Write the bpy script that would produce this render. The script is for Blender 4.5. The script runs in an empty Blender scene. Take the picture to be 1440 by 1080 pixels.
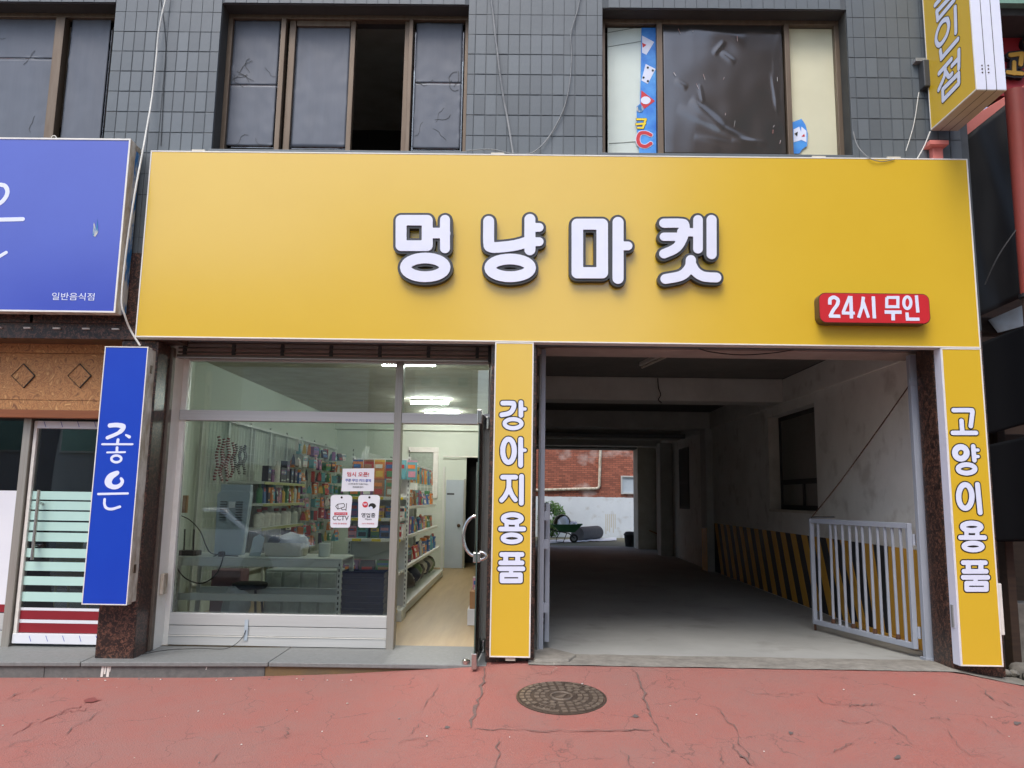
import bpy, bmesh, math, random
import numpy as np
from mathutils import Vector, Matrix, noise
from mathutils.geometry import tessellate_polygon, delaunay_2d_cdt
random.seed(7)
SC = bpy.context.scene
COL = SC.collection
# ------------------------------------------------------------------ camera
F = 1100.9; PITCH, YAW, ROLL = 0.1435, 0.0123, 0.0156
CAM = Vector((0, -6.6, 1.5))
_fwd = Vector((-math.sin(YAW)*math.cos(PITCH), math.cos(YAW)*math.cos(PITCH), math.sin(PITCH)))
_rt = Vector((math.cos(YAW), math.sin(YAW), 0)); _up = _rt.cross(_fwd)
RT = _rt*math.cos(ROLL)+_up*math.sin(ROLL); UP = -_rt*math.sin(ROLL)+_up*math.cos(ROLL); FW = _fwd
cd = bpy.data.cameras.new('camera'); cam = bpy.data.objects.new('camera', cd); COL.objects.link(cam)
cd.sensor_width = 36; cd.lens = F*36/1440; cd.clip_end = 2000; cd.clip_start = 0.05
m = Matrix((RT, UP, -FW)).transposed().to_4x4(); m.translation = CAM; cam.matrix_world = m
SC.camera = cam
# ------------------------------------------------------------------ light
EXPOSURE = 1.0
SUN_EL, SUN_AZ = math.radians(58), math.radians(200)      # azimuth from +Y, clockwise
w = bpy.data.worlds.new('World'); SC.world = w; w.use_nodes = True
nt = w.node_tree; bg = nt.nodes['Background']
sky = nt.nodes.new('ShaderNodeTexSky'); sky.sky_type = 'NISHITA'; sky.sun_disc = False
sky.sun_elevation = SUN_EL; sky.sun_rotation = SUN_AZ; sky.air_density = 1.0; sky.dust_density = 2.5; sky.ozone_density = 1.0
nt.links.new(sky.outputs[0], bg.inputs[0]); bg.inputs[1].default_value = 0.15
sl = bpy.data.lights.new('sun', 'SUN'); sl.energy = 1.0; sl.angle = math.radians(35); sl.color = (1, .98, .95)
so = bpy.data.objects.new('sun', sl); COL.objects.link(so)
sd = Vector((math.sin(SUN_AZ)*math.cos(SUN_EL), math.cos(SUN_AZ)*math.cos(SUN_EL), math.sin(SUN_EL)))
so.rotation_euler = sd.to_track_quat('Z', 'Y').to_euler(); so.location = (0, -10, 20)
vs = SC.view_settings; vs.view_transform = 'Standard'; vs.look = 'None'; vs.gamma = 1; vs.exposure = EXPOSURE
SC.render.engine = 'CYCLES'; SC.cycles.use_denoising = True; SC.cycles.max_bounces = 10; SC.cycles.transparent_max_bounces = 24
SC.cycles.sample_clamp_indirect = 6
# ------------------------------------------------------------------ pixel helpers (directions only; depth is given)
def ray(x, y): return (FW + RT*((x-720)/F) + UP*((540-y)/F))
def P(x, y, Y):
    d = ray(x, y); return CAM + d*((Y-CAM.y)/d.y)
def PXp(x, y, X):
    d = ray(x, y); return CAM + d*((X-CAM.x)/d.x)
def PZ(x, y, Z):
    d = ray(x, y); return CAM + d*((Z-CAM.z)/d.z)
def xx(x, y, Y): return P(x, y, Y).x
def zz(x, y, Y): return P(x, y, Y).z
# ------------------------------------------------------------------ materials
def L(r, g, b):
    f = lambda c: (c/255/12.92 if c/255 <= .04045 else ((c/255+.055)/1.055)**2.4)
    return (f(r), f(g), f(b), 1)
def mat(name, col, rough=.6, metal=0, col2=None, nscale=4, namt=.5, bump=0, bscale=40, spec=.5, coat=0, stretch=None, detail=6, emit=None):
    m = bpy.data.materials.new(name); m.use_nodes = True; t = m.node_tree; b = t.nodes['Principled BSDF']
    b.inputs['Base Color'].default_value = col; b.inputs['Roughness'].default_value = rough; b.inputs['Metallic'].default_value = metal
    b.inputs['Specular IOR Level'].default_value = spec; b.inputs['Coat Weight'].default_value = coat; b.inputs['Coat Roughness'].default_value = .12
    tc = t.nodes.new('ShaderNodeTexCoord'); vec = tc.outputs['Object']
    if stretch:
        mp = t.nodes.new('ShaderNodeMapping'); mp.inputs['Scale'].default_value = stretch; t.links.new(vec, mp.inputs[0]); vec = mp.outputs[0]
    if col2 is not None:
        n = t.nodes.new('ShaderNodeTexNoise'); n.inputs['Scale'].default_value = nscale; n.inputs['Detail'].default_value = detail; n.inputs['Roughness'].default_value = .65
        t.links.new(vec, n.inputs['Vector'])
        r = t.nodes.new('ShaderNodeValToRGB'); r.color_ramp.elements[0].position = .5-namt/2; r.color_ramp.elements[1].position = .5+namt/2
        r.color_ramp.elements[0].color = col; r.color_ramp.elements[1].color = col2
        t.links.new(n.outputs[0], r.inputs[0]); t.links.new(r.outputs[0], b.inputs['Base Color'])
    if bump:
        n2 = t.nodes.new('ShaderNodeTexNoise'); n2.inputs['Scale'].default_value = bscale; n2.inputs['Detail'].default_value = 5
        t.links.new(vec, n2.inputs['Vector'])
        bp = t.nodes.new('ShaderNodeBump'); bp.inputs['Strength'].default_value = bump; bp.inputs['Distance'].default_value = .01
        t.links.new(n2.outputs[0], bp.inputs['Height']); t.links.new(bp.outputs[0], b.inputs['Normal'])
    if emit:
        b.inputs['Emission Color'].default_value = col; b.inputs['Emission Strength'].default_value = emit
    return m
def glass(name, tint, ior=1.5, rough=0.0):
    m = bpy.data.materials.new(name); m.use_nodes = True; t = m.node_tree
    t.nodes.remove(t.nodes['Principled BSDF']); out = t.nodes['Material Output']
    tr = t.nodes.new('ShaderNodeBsdfTransparent'); tr.inputs[0].default_value = tint
    gl = t.nodes.new('ShaderNodeBsdfGlossy'); gl.inputs['Roughness'].default_value = rough; gl.inputs[0].default_value = (1, 1, 1, 1)
    fr = t.nodes.new('ShaderNodeFresnel'); fr.inputs[0].default_value = ior
    mx = t.nodes.new('ShaderNodeMixShader'); t.links.new(fr.outputs[0], mx.inputs[0]); t.links.new(tr.outputs[0], mx.inputs[1]); t.links.new(gl.outputs[0], mx.inputs[2])
    t.links.new(mx.outputs[0], out.inputs[0]); return m
MT = {}
MT['yellow'] = mat('yellow sign vinyl', L(212, 174, 38), .26, col2=L(216, 179, 44), nscale=1.2, spec=1.0, coat=.12, bump=.015, bscale=3)
MT['white_trim'] = mat('white aluminium trim', L(232, 230, 222), .4, col2=L(214, 211, 202), nscale=9)
MT['letter_white'] = mat('white acrylic', L(226, 228, 240), .22, col2=L(216, 219, 234), nscale=5, spec=.6)
MT['letter_dark'] = mat('dark grey letter return', L(52, 54, 56), .45, col2=L(62, 64, 66), nscale=8)
MT['print_white'] = mat('white print', L(222, 228, 244), .4, col2=L(214, 220, 238), nscale=6)
MT['print_black'] = mat('black print', L(26, 24, 24), .4, col2=L(34, 32, 30), nscale=6)
MT['red'] = mat('red acrylic', L(200, 38, 46), .35, col2=L(192, 34, 42), nscale=4, spec=.6)
MT['bronze'] = mat('bronze return', L(92, 72, 52), .35, .3, col2=L(78, 62, 46), nscale=12)
MT['blue'] = mat('blue sign film', L(56, 73, 172), .22, col2=L(64, 83, 182), nscale=1.5, namt=.8, spec=.9)
MT['blue_deep'] = mat('deep blue sign film', L(12, 58, 172), .35, col2=L(16, 64, 178), nscale=2, spec=.5)
MT['blue_flake'] = mat('flaking blue paint', L(30, 110, 165), .6, col2=L(205, 200, 185), nscale=14, namt=.12, stretch=(1, 1, .35))
MT['old_cream'] = mat('old cream metal', L(212, 206, 190), .55, col2=L(158, 142, 118), nscale=10, namt=.25, bump=.15, stretch=(1, 1, .4))
MT['tile'] = mat('grey painted tile', L(88, 95, 99), .42, col2=L(98, 105, 109), nscale=3, bump=.08, bscale=30)
MT['grout'] = mat('dark grey joint', L(76, 81, 85), .8, col2=L(92, 98, 102), nscale=7, namt=.4)
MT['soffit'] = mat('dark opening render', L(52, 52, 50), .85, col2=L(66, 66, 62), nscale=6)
MT['bronze_frame'] = mat('bronze anodised frame', L(98, 82, 66), .42, .35, col2=L(118, 104, 88), nscale=7, stretch=(3, 3, .4))
MT['film'] = mat('grey window film', L(80, 85, 94), .42, col2=L(94, 100, 111), nscale=3, namt=.7, spec=.5, stretch=(3, 1, .35), bump=.12, bscale=5)
MT['black_film'] = mat('black plastic sheet', L(46, 44, 42), .17, col2=L(54, 51, 48), nscale=3, spec=1.0, coat=.6)
MT['paper_gap'] = mat('pale tape edge', L(206, 202, 200), .6, col2=L(180, 120, 110), nscale=9, namt=.15)
MT['blind'] = mat('beige blind', L(236, 224, 198), .8, col2=L(226, 214, 188), nscale=4)
MT['blind_grey'] = mat('pale grey blind', L(236, 237, 232), .8, col2=L(226, 228, 224), nscale=4)
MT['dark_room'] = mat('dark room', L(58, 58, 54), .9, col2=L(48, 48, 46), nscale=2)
MT['poster_blue'] = mat('blue poster', L(28, 110, 205), .45, col2=L(90, 170, 235), nscale=5, namt=.4)
MT['poster_red'] = mat('red poster ink', L(205, 45, 55), .5, col2=L(190, 35, 45), nscale=5)
MT['poster_yellow'] = mat('yellow poster ink', L(240, 210, 40), .5, col2=L(230, 200, 30), nscale=5)
_t = MT['tile'].node_tree; _b = _t.nodes['Principled BSDF']; _oi = _t.nodes.new('ShaderNodeObjectInfo'); _hs = _t.nodes.new('ShaderNodeHueSaturation'); _mr = _t.nodes.new('ShaderNodeMapRange'); _mr.inputs[3].default_value = .86; _mr.inputs[4].default_value = 1.12
_t.links.new(_oi.outputs['Random'], _mr.inputs[0]); _t.links.new(_mr.outputs[0], _hs.inputs['Value']); _t.links.new(_b.inputs['Base Color'].links[0].from_socket, _hs.inputs['Color']); _t.links.new(_hs.outputs[0], _b.inputs['Base Color'])
def granite(name, c1, c2, c3, scale, rough=.28):
    m = mat(name, c1, rough, spec=.5); t = m.node_tree; b = t.nodes['Principled BSDF']
    tc = t.nodes.new('ShaderNodeTexCoord'); v = t.nodes.new('ShaderNodeTexVoronoi'); v.inputs['Scale'].default_value = scale
    n = t.nodes.new('ShaderNodeTexNoise'); n.inputs['Scale'].default_value = scale*.8; n.inputs['Detail'].default_value = 6
    mx = t.nodes.new('ShaderNodeMixRGB'); mx.inputs[0].default_value = .12
    t.links.new(tc.outputs['Object'], mx.inputs[1]); t.links.new(n.outputs['Color'], mx.inputs[2]); t.links.new(tc.outputs['Object'], n.inputs['Vector']); t.links.new(mx.outputs[0], v.inputs['Vector'])
    r = t.nodes.new('ShaderNodeValToRGB'); e = r.color_ramp.elements; e[0].position = .1; e[0].color = c3; e[1].position = .62; e[1].color = c1
    k = e.new(.38); k.color = c2
    t.links.new(v.outputs['Distance'], r.inputs[0]); t.links.new(r.outputs[0], b.inputs['Base Color']); return m
MT['granite'] = granite('brown granite', L(40, 32, 30), L(84, 60, 50), L(122, 84, 68), 38)
MT['stone'] = mat('grey step stone', L(108, 110, 107), .55, col2=L(126, 128, 126), nscale=30, namt=.5, bump=.2, bscale=60)
MT['riser'] = mat('grey riser stone', L(84, 86, 84), .75, col2=L(112, 112, 108), nscale=14, namt=.5, bump=.4, bscale=60)
MT['riser_rust'] = mat('rust stained riser stone', L(92, 84, 68), .8, col2=L(118, 94, 58), nscale=5, namt=.5, bump=.4, bscale=60)
MT['alu'] = mat('brushed aluminium', L(196, 197, 194), .42, .2, col2=L(184, 185, 182), nscale=6, stretch=(.3, 1, 12))
MT['alu_v'] = mat('brushed aluminium upright', L(170, 166, 156), .4, .45, col2=L(150, 146, 138), nscale=6, stretch=(12, 12, .3))
MT['steel'] = mat('polished steel', L(205, 205, 202), .18, 1)
MT['grey_paint'] = mat('grey gate paint', L(150, 156, 166), .45, col2=L(160, 166, 176), nscale=4, namt=.6, bump=.1)
MT['rust'] = mat('rust', L(92, 60, 40), .85, col2=L(60, 42, 32), nscale=20)
MT['shutter'] = mat('brown grey shutter bar', L(120, 108, 96), .5, .3, col2=L(96, 86, 76), nscale=8, stretch=(.6, 2, 2))
MT['shutter_box'] = mat('pinkish shutter housing', L(206, 188, 178), .7, col2=L(184, 166, 156), nscale=4)
MT['plaster_white'] = mat('dirty white plaster', L(205, 200, 188), .8, col2=L(176, 168, 150), nscale=3, namt=.5, bump=.2)
def stained(name, a, b2, c, sc=1.1):
    m = mat(name, a, .85, col2=b2, nscale=sc, namt=.35, bump=.25, bscale=14, detail=9); t = m.node_tree; b = t.nodes['Principled BSDF']
    r0 = [n for n in t.nodes if n.type == 'VALTORGB'][0]
    tc = [n for n in t.nodes if n.type == 'TEX_COORD'][0]
    n = t.nodes.new('ShaderNodeTexNoise'); n.inputs['Scale'].default_value = sc*3.3; n.inputs['Detail'].default_value = 8; n.inputs['Distortion'].default_value = .3
    t.links.new(tc.outputs['Object'], n.inputs['Vector'])
    r = t.nodes.new('ShaderNodeValToRGB'); r.color_ramp.elements[0].position = .56; r.color_ramp.elements[1].position = .72; r.color_ramp.elements[0].color = (0, 0, 0, 1); r.color_ramp.elements[1].color = (.45, .45, .45, 1)
    mx = t.nodes.new('ShaderNodeMixRGB'); t.links.new(n.outputs[0], r.inputs[0]); t.links.new(r.outputs[0], mx.inputs[0]); t.links.new(r0.outputs[0], mx.inputs[1]); mx.inputs[2].default_value = c
    t.links.new(mx.outputs[0], b.inputs['Base Color']); return m
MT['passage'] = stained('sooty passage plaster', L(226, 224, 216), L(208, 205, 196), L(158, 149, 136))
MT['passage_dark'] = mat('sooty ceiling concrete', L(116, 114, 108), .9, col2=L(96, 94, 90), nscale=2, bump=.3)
MT['beam'] = mat('grey painted beam', L(196, 194, 187), .85, col2=L(172, 169, 162), nscale=2.5, bump=.2)
MT['passage_lintel'] = mat('pinkish painted lintel', L(172, 156, 146), .8, col2=L(150, 134, 126), nscale=3)
MT['concrete_floor'] = stained('smooth concrete floor', L(156, 157, 152), L(138, 139, 134), L(112, 110, 104), .8)
MT['concrete_rough'] = mat('rough concrete', L(146, 142, 132), .9, col2=L(104, 100, 92), nscale=9, namt=.5, bump=.5, bscale=40)
MT['hazard_yellow'] = mat('faded yellow paint', L(222, 168, 60), .6, col2=L(200, 146, 52), nscale=3, namt=.6)
MT['hazard_black'] = mat('faded black paint', L(34, 36, 40), .6, col2=L(46, 48, 50), nscale=3)
MT['shop_wall'] = mat('pale green shop wall', L(206, 213, 200), .8, col2=L(198, 206, 192), nscale=2)
MT['vinyl'] = mat('wood look vinyl', L(176, 152, 112), .45, col2=L(146, 122, 86), nscale=2.2, namt=.7, stretch=(5, .35, 1), spec=.4)
MT['white_steel'] = mat('white coated steel', L(214, 216, 210), .45, col2=L(204, 207, 201), nscale=6)
MT['black'] = mat('black plastic', L(24, 24, 26), .5, col2=L(34, 34, 36), nscale=8)
MT['kiosk'] = mat('pale blue grey plastic', L(176, 186, 194), .45, col2=L(166, 177, 186), nscale=4)
MT['navy'] = mat('navy plastic', L(22, 28, 74), .35, col2=L(30, 38, 88), nscale=6)
MT['card'] = mat('brown cardboard', L(172, 130, 92), .8, col2=L(158, 118, 82), nscale=8)
MT['basket'] = mat('beige plastic', L(190, 184, 166), .5, col2=L(180, 174, 156), nscale=6)
MT['plastic_bag'] = mat('white plastic bag', L(220, 222, 226), .35, col2=L(190, 195, 204), nscale=8, bump=.5, bscale=20)
MT['frost'] = mat('pale mint frosted film', L(186, 222, 212), .35, col2=L(178, 214, 205), nscale=4)
MT['white_film'] = mat('white window film', L(226, 228, 232), .35, col2=L(218, 220, 226), nscale=3)
MT['maroon'] = mat('maroon film', L(138, 34, 44), .35, col2=L(128, 30, 40), nscale=3)
MT['wire_white'] = mat('white cable', L(214, 214, 206), .5, col2=L(196, 194, 186), nscale=30)
MT['wire_grey'] = mat('grey cable', L(140, 142, 142), .6, col2=L(120, 122, 122), nscale=30)
MT['wire_black'] = mat('black cable', L(30, 30, 30), .6, col2=L(44, 42, 40), nscale=30)
MT['iron'] = mat('cast iron', L(78, 66, 58), .55, .5, col2=L(104, 92, 80), nscale=16, bump=.3)
MT['iron_worn'] = mat('worn cast iron', L(150, 136, 120), .45, .5, col2=L(118, 104, 92), nscale=18)
MT['crack'] = mat('dark crack', L(92, 74, 68), .95, col2=L(130, 102, 94), nscale=40, namt=.6)
MT['black_tarp'] = mat('black tarpaulin', L(12, 13, 14), .6, col2=L(17, 18, 19), nscale=2, spec=.25, bump=.3, bscale=6)
MT['navy_board'] = mat('dark navy board', L(5, 6, 8), .8, col2=L(7, 8, 11), nscale=2, spec=.15)
MT['pole_red'] = mat('weathered red pipe', L(146, 62, 50), .6, col2=L(120, 52, 42), nscale=3, namt=.5)
MT['wood_dark'] = mat('dark timber', L(74, 56, 42), .8, col2=L(52, 40, 32), nscale=4, stretch=(1, 1, 6))
MT['pink_awning'] = mat('salmon awning cloth', L(214, 128, 116), .8, col2=L(198, 112, 102), nscale=4)
MT['gold_letter'] = mat('gold letter', L(214, 166, 66), .5, col2=L(200, 150, 52), nscale=6)
MT['white_paint'] = stained('flaking white wall paint', L(212, 218, 222), L(196, 203, 208), L(150, 138, 118), .9)
MT['green_metal'] = mat('green barrow paint', L(46, 96, 58), .5, col2=L(38, 82, 50), nscale=8)
MT['rubber'] = mat('black rubber', L(32, 32, 32), .85, col2=L(46, 44, 42), nscale=12)
MT['grey_roll'] = mat('grey roll', L(70, 70, 70), .8, col2=L(56, 56, 58), nscale=8)
MT['leaf'] = mat('leaf green', L(86, 122, 52), .6, col2=L(52, 88, 36), nscale=6, namt=.7)
MT['soil'] = mat('mossy yard ground', L(118, 114, 96), .95, col2=L(92, 94, 68), nscale=2.5, namt=.5, bump=.5)
MT['asphalt'] = mat('asphalt', L(74, 74, 76), .9, col2=L(60, 60, 62), nscale=20, bump=.4)
MT['curtain'] = mat('grey curtain', L(120, 126, 124), .9, col2=L(104, 110, 108), nscale=5)
MT['lamp'] = mat('lit tube', (1, 1, .97, 1), .4, emit=110)
MT['shop_glass'] = glass('tinted shop glass', (.80, .855, .835, 1), 1.72)
MT['door_glass'] = glass('clear glass', (.96, .98, .97, 1), 1.09)
MT['dark_glass'] = glass('dark glass', (.66, .70, .68, 1), 1.95)
# OSB
def osb():
    m = mat('strand board', L(150, 100, 52), .7); t = m.node_tree; b = t.nodes['Principled BSDF']
    tc = t.nodes.new('ShaderNodeTexCoord'); n = t.nodes.new('ShaderNodeTexNoise'); n.inputs['Scale'].default_value = 7; n.inputs['Distortion'].default_value = 3.5; n.inputs['Detail'].default_value = 7
    r = t.nodes.new('ShaderNodeValToRGB'); e = r.color_ramp.elements; e[0].position = .3; e[0].color = L(128, 86, 58); e[1].position = .72; e[1].color = L(226, 178, 116)
    k = e.new(.47); k.color = L(200, 146, 92); k = e.new(.55); k.color = L(164, 112, 70)
    t.links.new(tc.outputs['Object'], n.inputs['Vector']); t.links.new(n.outputs[0], r.inputs[0]); t.links.new(r.outputs[0], b.inputs['Base Color']); return m
MT['osb'] = osb()
MT['wood_trim'] = mat('orange brown timber trim', L(150, 88, 48), .55, col2=L(120, 68, 36), nscale=4, stretch=(.4, 4, 8))
def brick():
    m = mat('red brick', L(150, 74, 56), .85); t = m.node_tree; b = t.nodes['Principled BSDF']
    tc = t.nodes.new('ShaderNodeTexCoord'); mp = t.nodes.new('ShaderNodeMapping'); mp.inputs['Rotation'].default_value = (math.radians(-90), 0, 0)
    br = t.nodes.new('ShaderNodeTexBrick'); br.inputs['Scale'].default_value = 1; br.inputs['Brick Width'].default_value = .2; br.inputs['Row Height'].default_value = .068; br.inputs['Mortar Size'].default_value = .007
    br.inputs['Color1'].default_value = L(166, 98, 76); br.inputs['Color2'].default_value = L(128, 74, 58); br.inputs['Mortar'].default_value = L(96, 66, 56)
    n = t.nodes.new('ShaderNodeTexNoise'); n.inputs['Scale'].default_value = 1.1; n.inputs['Detail'].default_value = 8
    r = t.nodes.new('ShaderNodeValToRGB'); r.color_ramp.elements[0].position = .56; r.color_ramp.elements[1].position = .66; r.color_ramp.elements[0].color = (0, 0, 0, 1); r.color_ramp.elements[1].color = (.6, .6, .6, 1)
    mx = t.nodes.new('ShaderNodeMixRGB'); mx.inputs[2].default_value = L(196, 180, 172)
    t.links.new(tc.outputs['Object'], mp.inputs[0]); t.links.new(mp.outputs[0], br.inputs['Vector']); t.links.new(tc.outputs['Object'], n.inputs['Vector'])
    t.links.new(n.outputs[0], r.inputs[0]); t.links.new(r.outputs[0], mx.inputs[0]); t.links.new(br.outputs[0], mx.inputs[1]); t.links.new(mx.outputs[0], b.inputs['Base Color']); return m
MT['brick'] = brick()
# red sidewalk with fine cracks and worn patches
def red_walk():
    m = mat('red painted pavement', L(158, 94, 83), .8, col2=L(147, 105, 96), nscale=1.6, namt=.45, bump=.75, bscale=110, spec=.35, detail=10); t = m.node_tree; b = t.nodes['Principled BSDF']
    r0 = [n for n in t.nodes if n.type == 'VALTORGB'][0]; tc = [n for n in t.nodes if n.type == 'TEX_COORD'][0]; bp = [n for n in t.nodes if n.type == 'BUMP'][0]
    nd = t.nodes.new('ShaderNodeTexNoise'); nd.inputs['Scale'].default_value = 5; nd.inputs['Detail'].default_value = 8
    mxv = t.nodes.new('ShaderNodeMixRGB'); mxv.inputs[0].default_value = .24
    t.links.new(tc.outputs['Object'], nd.inputs['Vector']); t.links.new(tc.outputs['Object'], mxv.inputs[1]); t.links.new(nd.outputs['Color'], mxv.inputs[2])
    v = t.nodes.new('ShaderNodeTexVoronoi'); v.feature = 'DISTANCE_TO_EDGE'; v.inputs['Scale'].default_value = 3.1; t.links.new(mxv.outputs[0], v.inputs['Vector'])
    rc = t.nodes.new('ShaderNodeValToRGB'); rc.color_ramp.elements[0].position = .002; rc.color_ramp.elements[1].position = .011; rc.color_ramp.elements[0].color = (1, 1, 1, 1); rc.color_ramp.elements[1].color = (0, 0, 0, 1)
    t.links.new(v.outputs['Distance'], rc.inputs[0])
    nm = t.nodes.new('ShaderNodeTexNoise'); nm.inputs['Scale'].default_value = 2.4; nm.inputs['Detail'].default_value = 4; t.links.new(tc.outputs['Object'], nm.inputs['Vector'])
    rm = t.nodes.new('ShaderNodeValToRGB'); rm.color_ramp.elements[0].position = .42; rm.color_ramp.elements[1].position = .58; t.links.new(nm.outputs[0], rm.inputs[0])
    mu = t.nodes.new('ShaderNodeMath'); mu.operation = 'MULTIPLY'; t.links.new(rc.outputs[0], mu.inputs[0]); t.links.new(rm.outputs[0], mu.inputs[1])
    mu2 = t.nodes.new('ShaderNodeMath'); mu2.operation = 'MULTIPLY'; mu2.inputs[1].default_value = .75; t.links.new(mu.outputs[0], mu2.inputs[0])
    # grey wear speckles
    ns = t.nodes.new('ShaderNodeTexNoise'); ns.inputs['Scale'].default_value = 90; ns.inputs['Detail'].default_value = 5; t.links.new(tc.outputs['Object'], ns.inputs['Vector'])
    rs = t.nodes.new('ShaderNodeValToRGB'); rs.color_ramp.elements[0].position = .52; rs.color_ramp.elements[1].position = .74; rs.color_ramp.elements[1].color = (.6, .6, .6, 1); t.links.new(ns.outputs[0], rs.inputs[0])
    ms = t.nodes.new('ShaderNodeMixRGB'); ms.inputs[2].default_value = L(128, 112, 106); t.links.new(rs.outputs[0], ms.inputs[0]); t.links.new(r0.outputs[0], ms.inputs[1])
    nw = t.nodes.new('ShaderNodeTexNoise'); nw.inputs['Scale'].default_value = 7; nw.inputs['Detail'].default_value = 9; nw.inputs['Roughness'].default_value = .75; t.links.new(tc.outputs['Object'], nw.inputs['Vector'])
    rw_ = t.nodes.new('ShaderNodeValToRGB'); rw_.color_ramp.elements[0].position = .58; rw_.color_ramp.elements[1].position = .70; rw_.color_ramp.elements[1].color = (.5, .5, .5, 1); t.links.new(nw.outputs[0], rw_.inputs[0])
    mw = t.nodes.new('ShaderNodeMixRGB'); mw.inputs[2].default_value = L(138, 110, 102); t.links.new(rw_.outputs[0], mw.inputs[0]); t.links.new(ms.outputs[0], mw.inputs[1]); ms = mw
    mc = t.nodes.new('ShaderNodeMixRGB'); mc.inputs[2].default_value = L(104, 78, 72); t.links.new(mu2.outputs[0], mc.inputs[0]); t.links.new(ms.outputs[0], mc.inputs[1])
    t.links.new(mc.outputs[0], b.inputs['Base Color']); return m
MT['red_walk'] = red_walk()
MT['red_fresh'] = mat('brighter red paint', L(164, 84, 72), .7, col2=L(160, 98, 88), nscale=6, namt=.6, bump=.3)
_cm = {}
def cmat(r, g, b, rough=.5):
    k = (r, g, b, rough)
    if k not in _cm: _cm[k] = mat('tint %d %d %d' % (r, g, b), L(r, g, b), rough, col2=L(int(r*.86), int(g*.86), int(b*.86)), nscale=18, namt=.5)
    return _cm[k]
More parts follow.
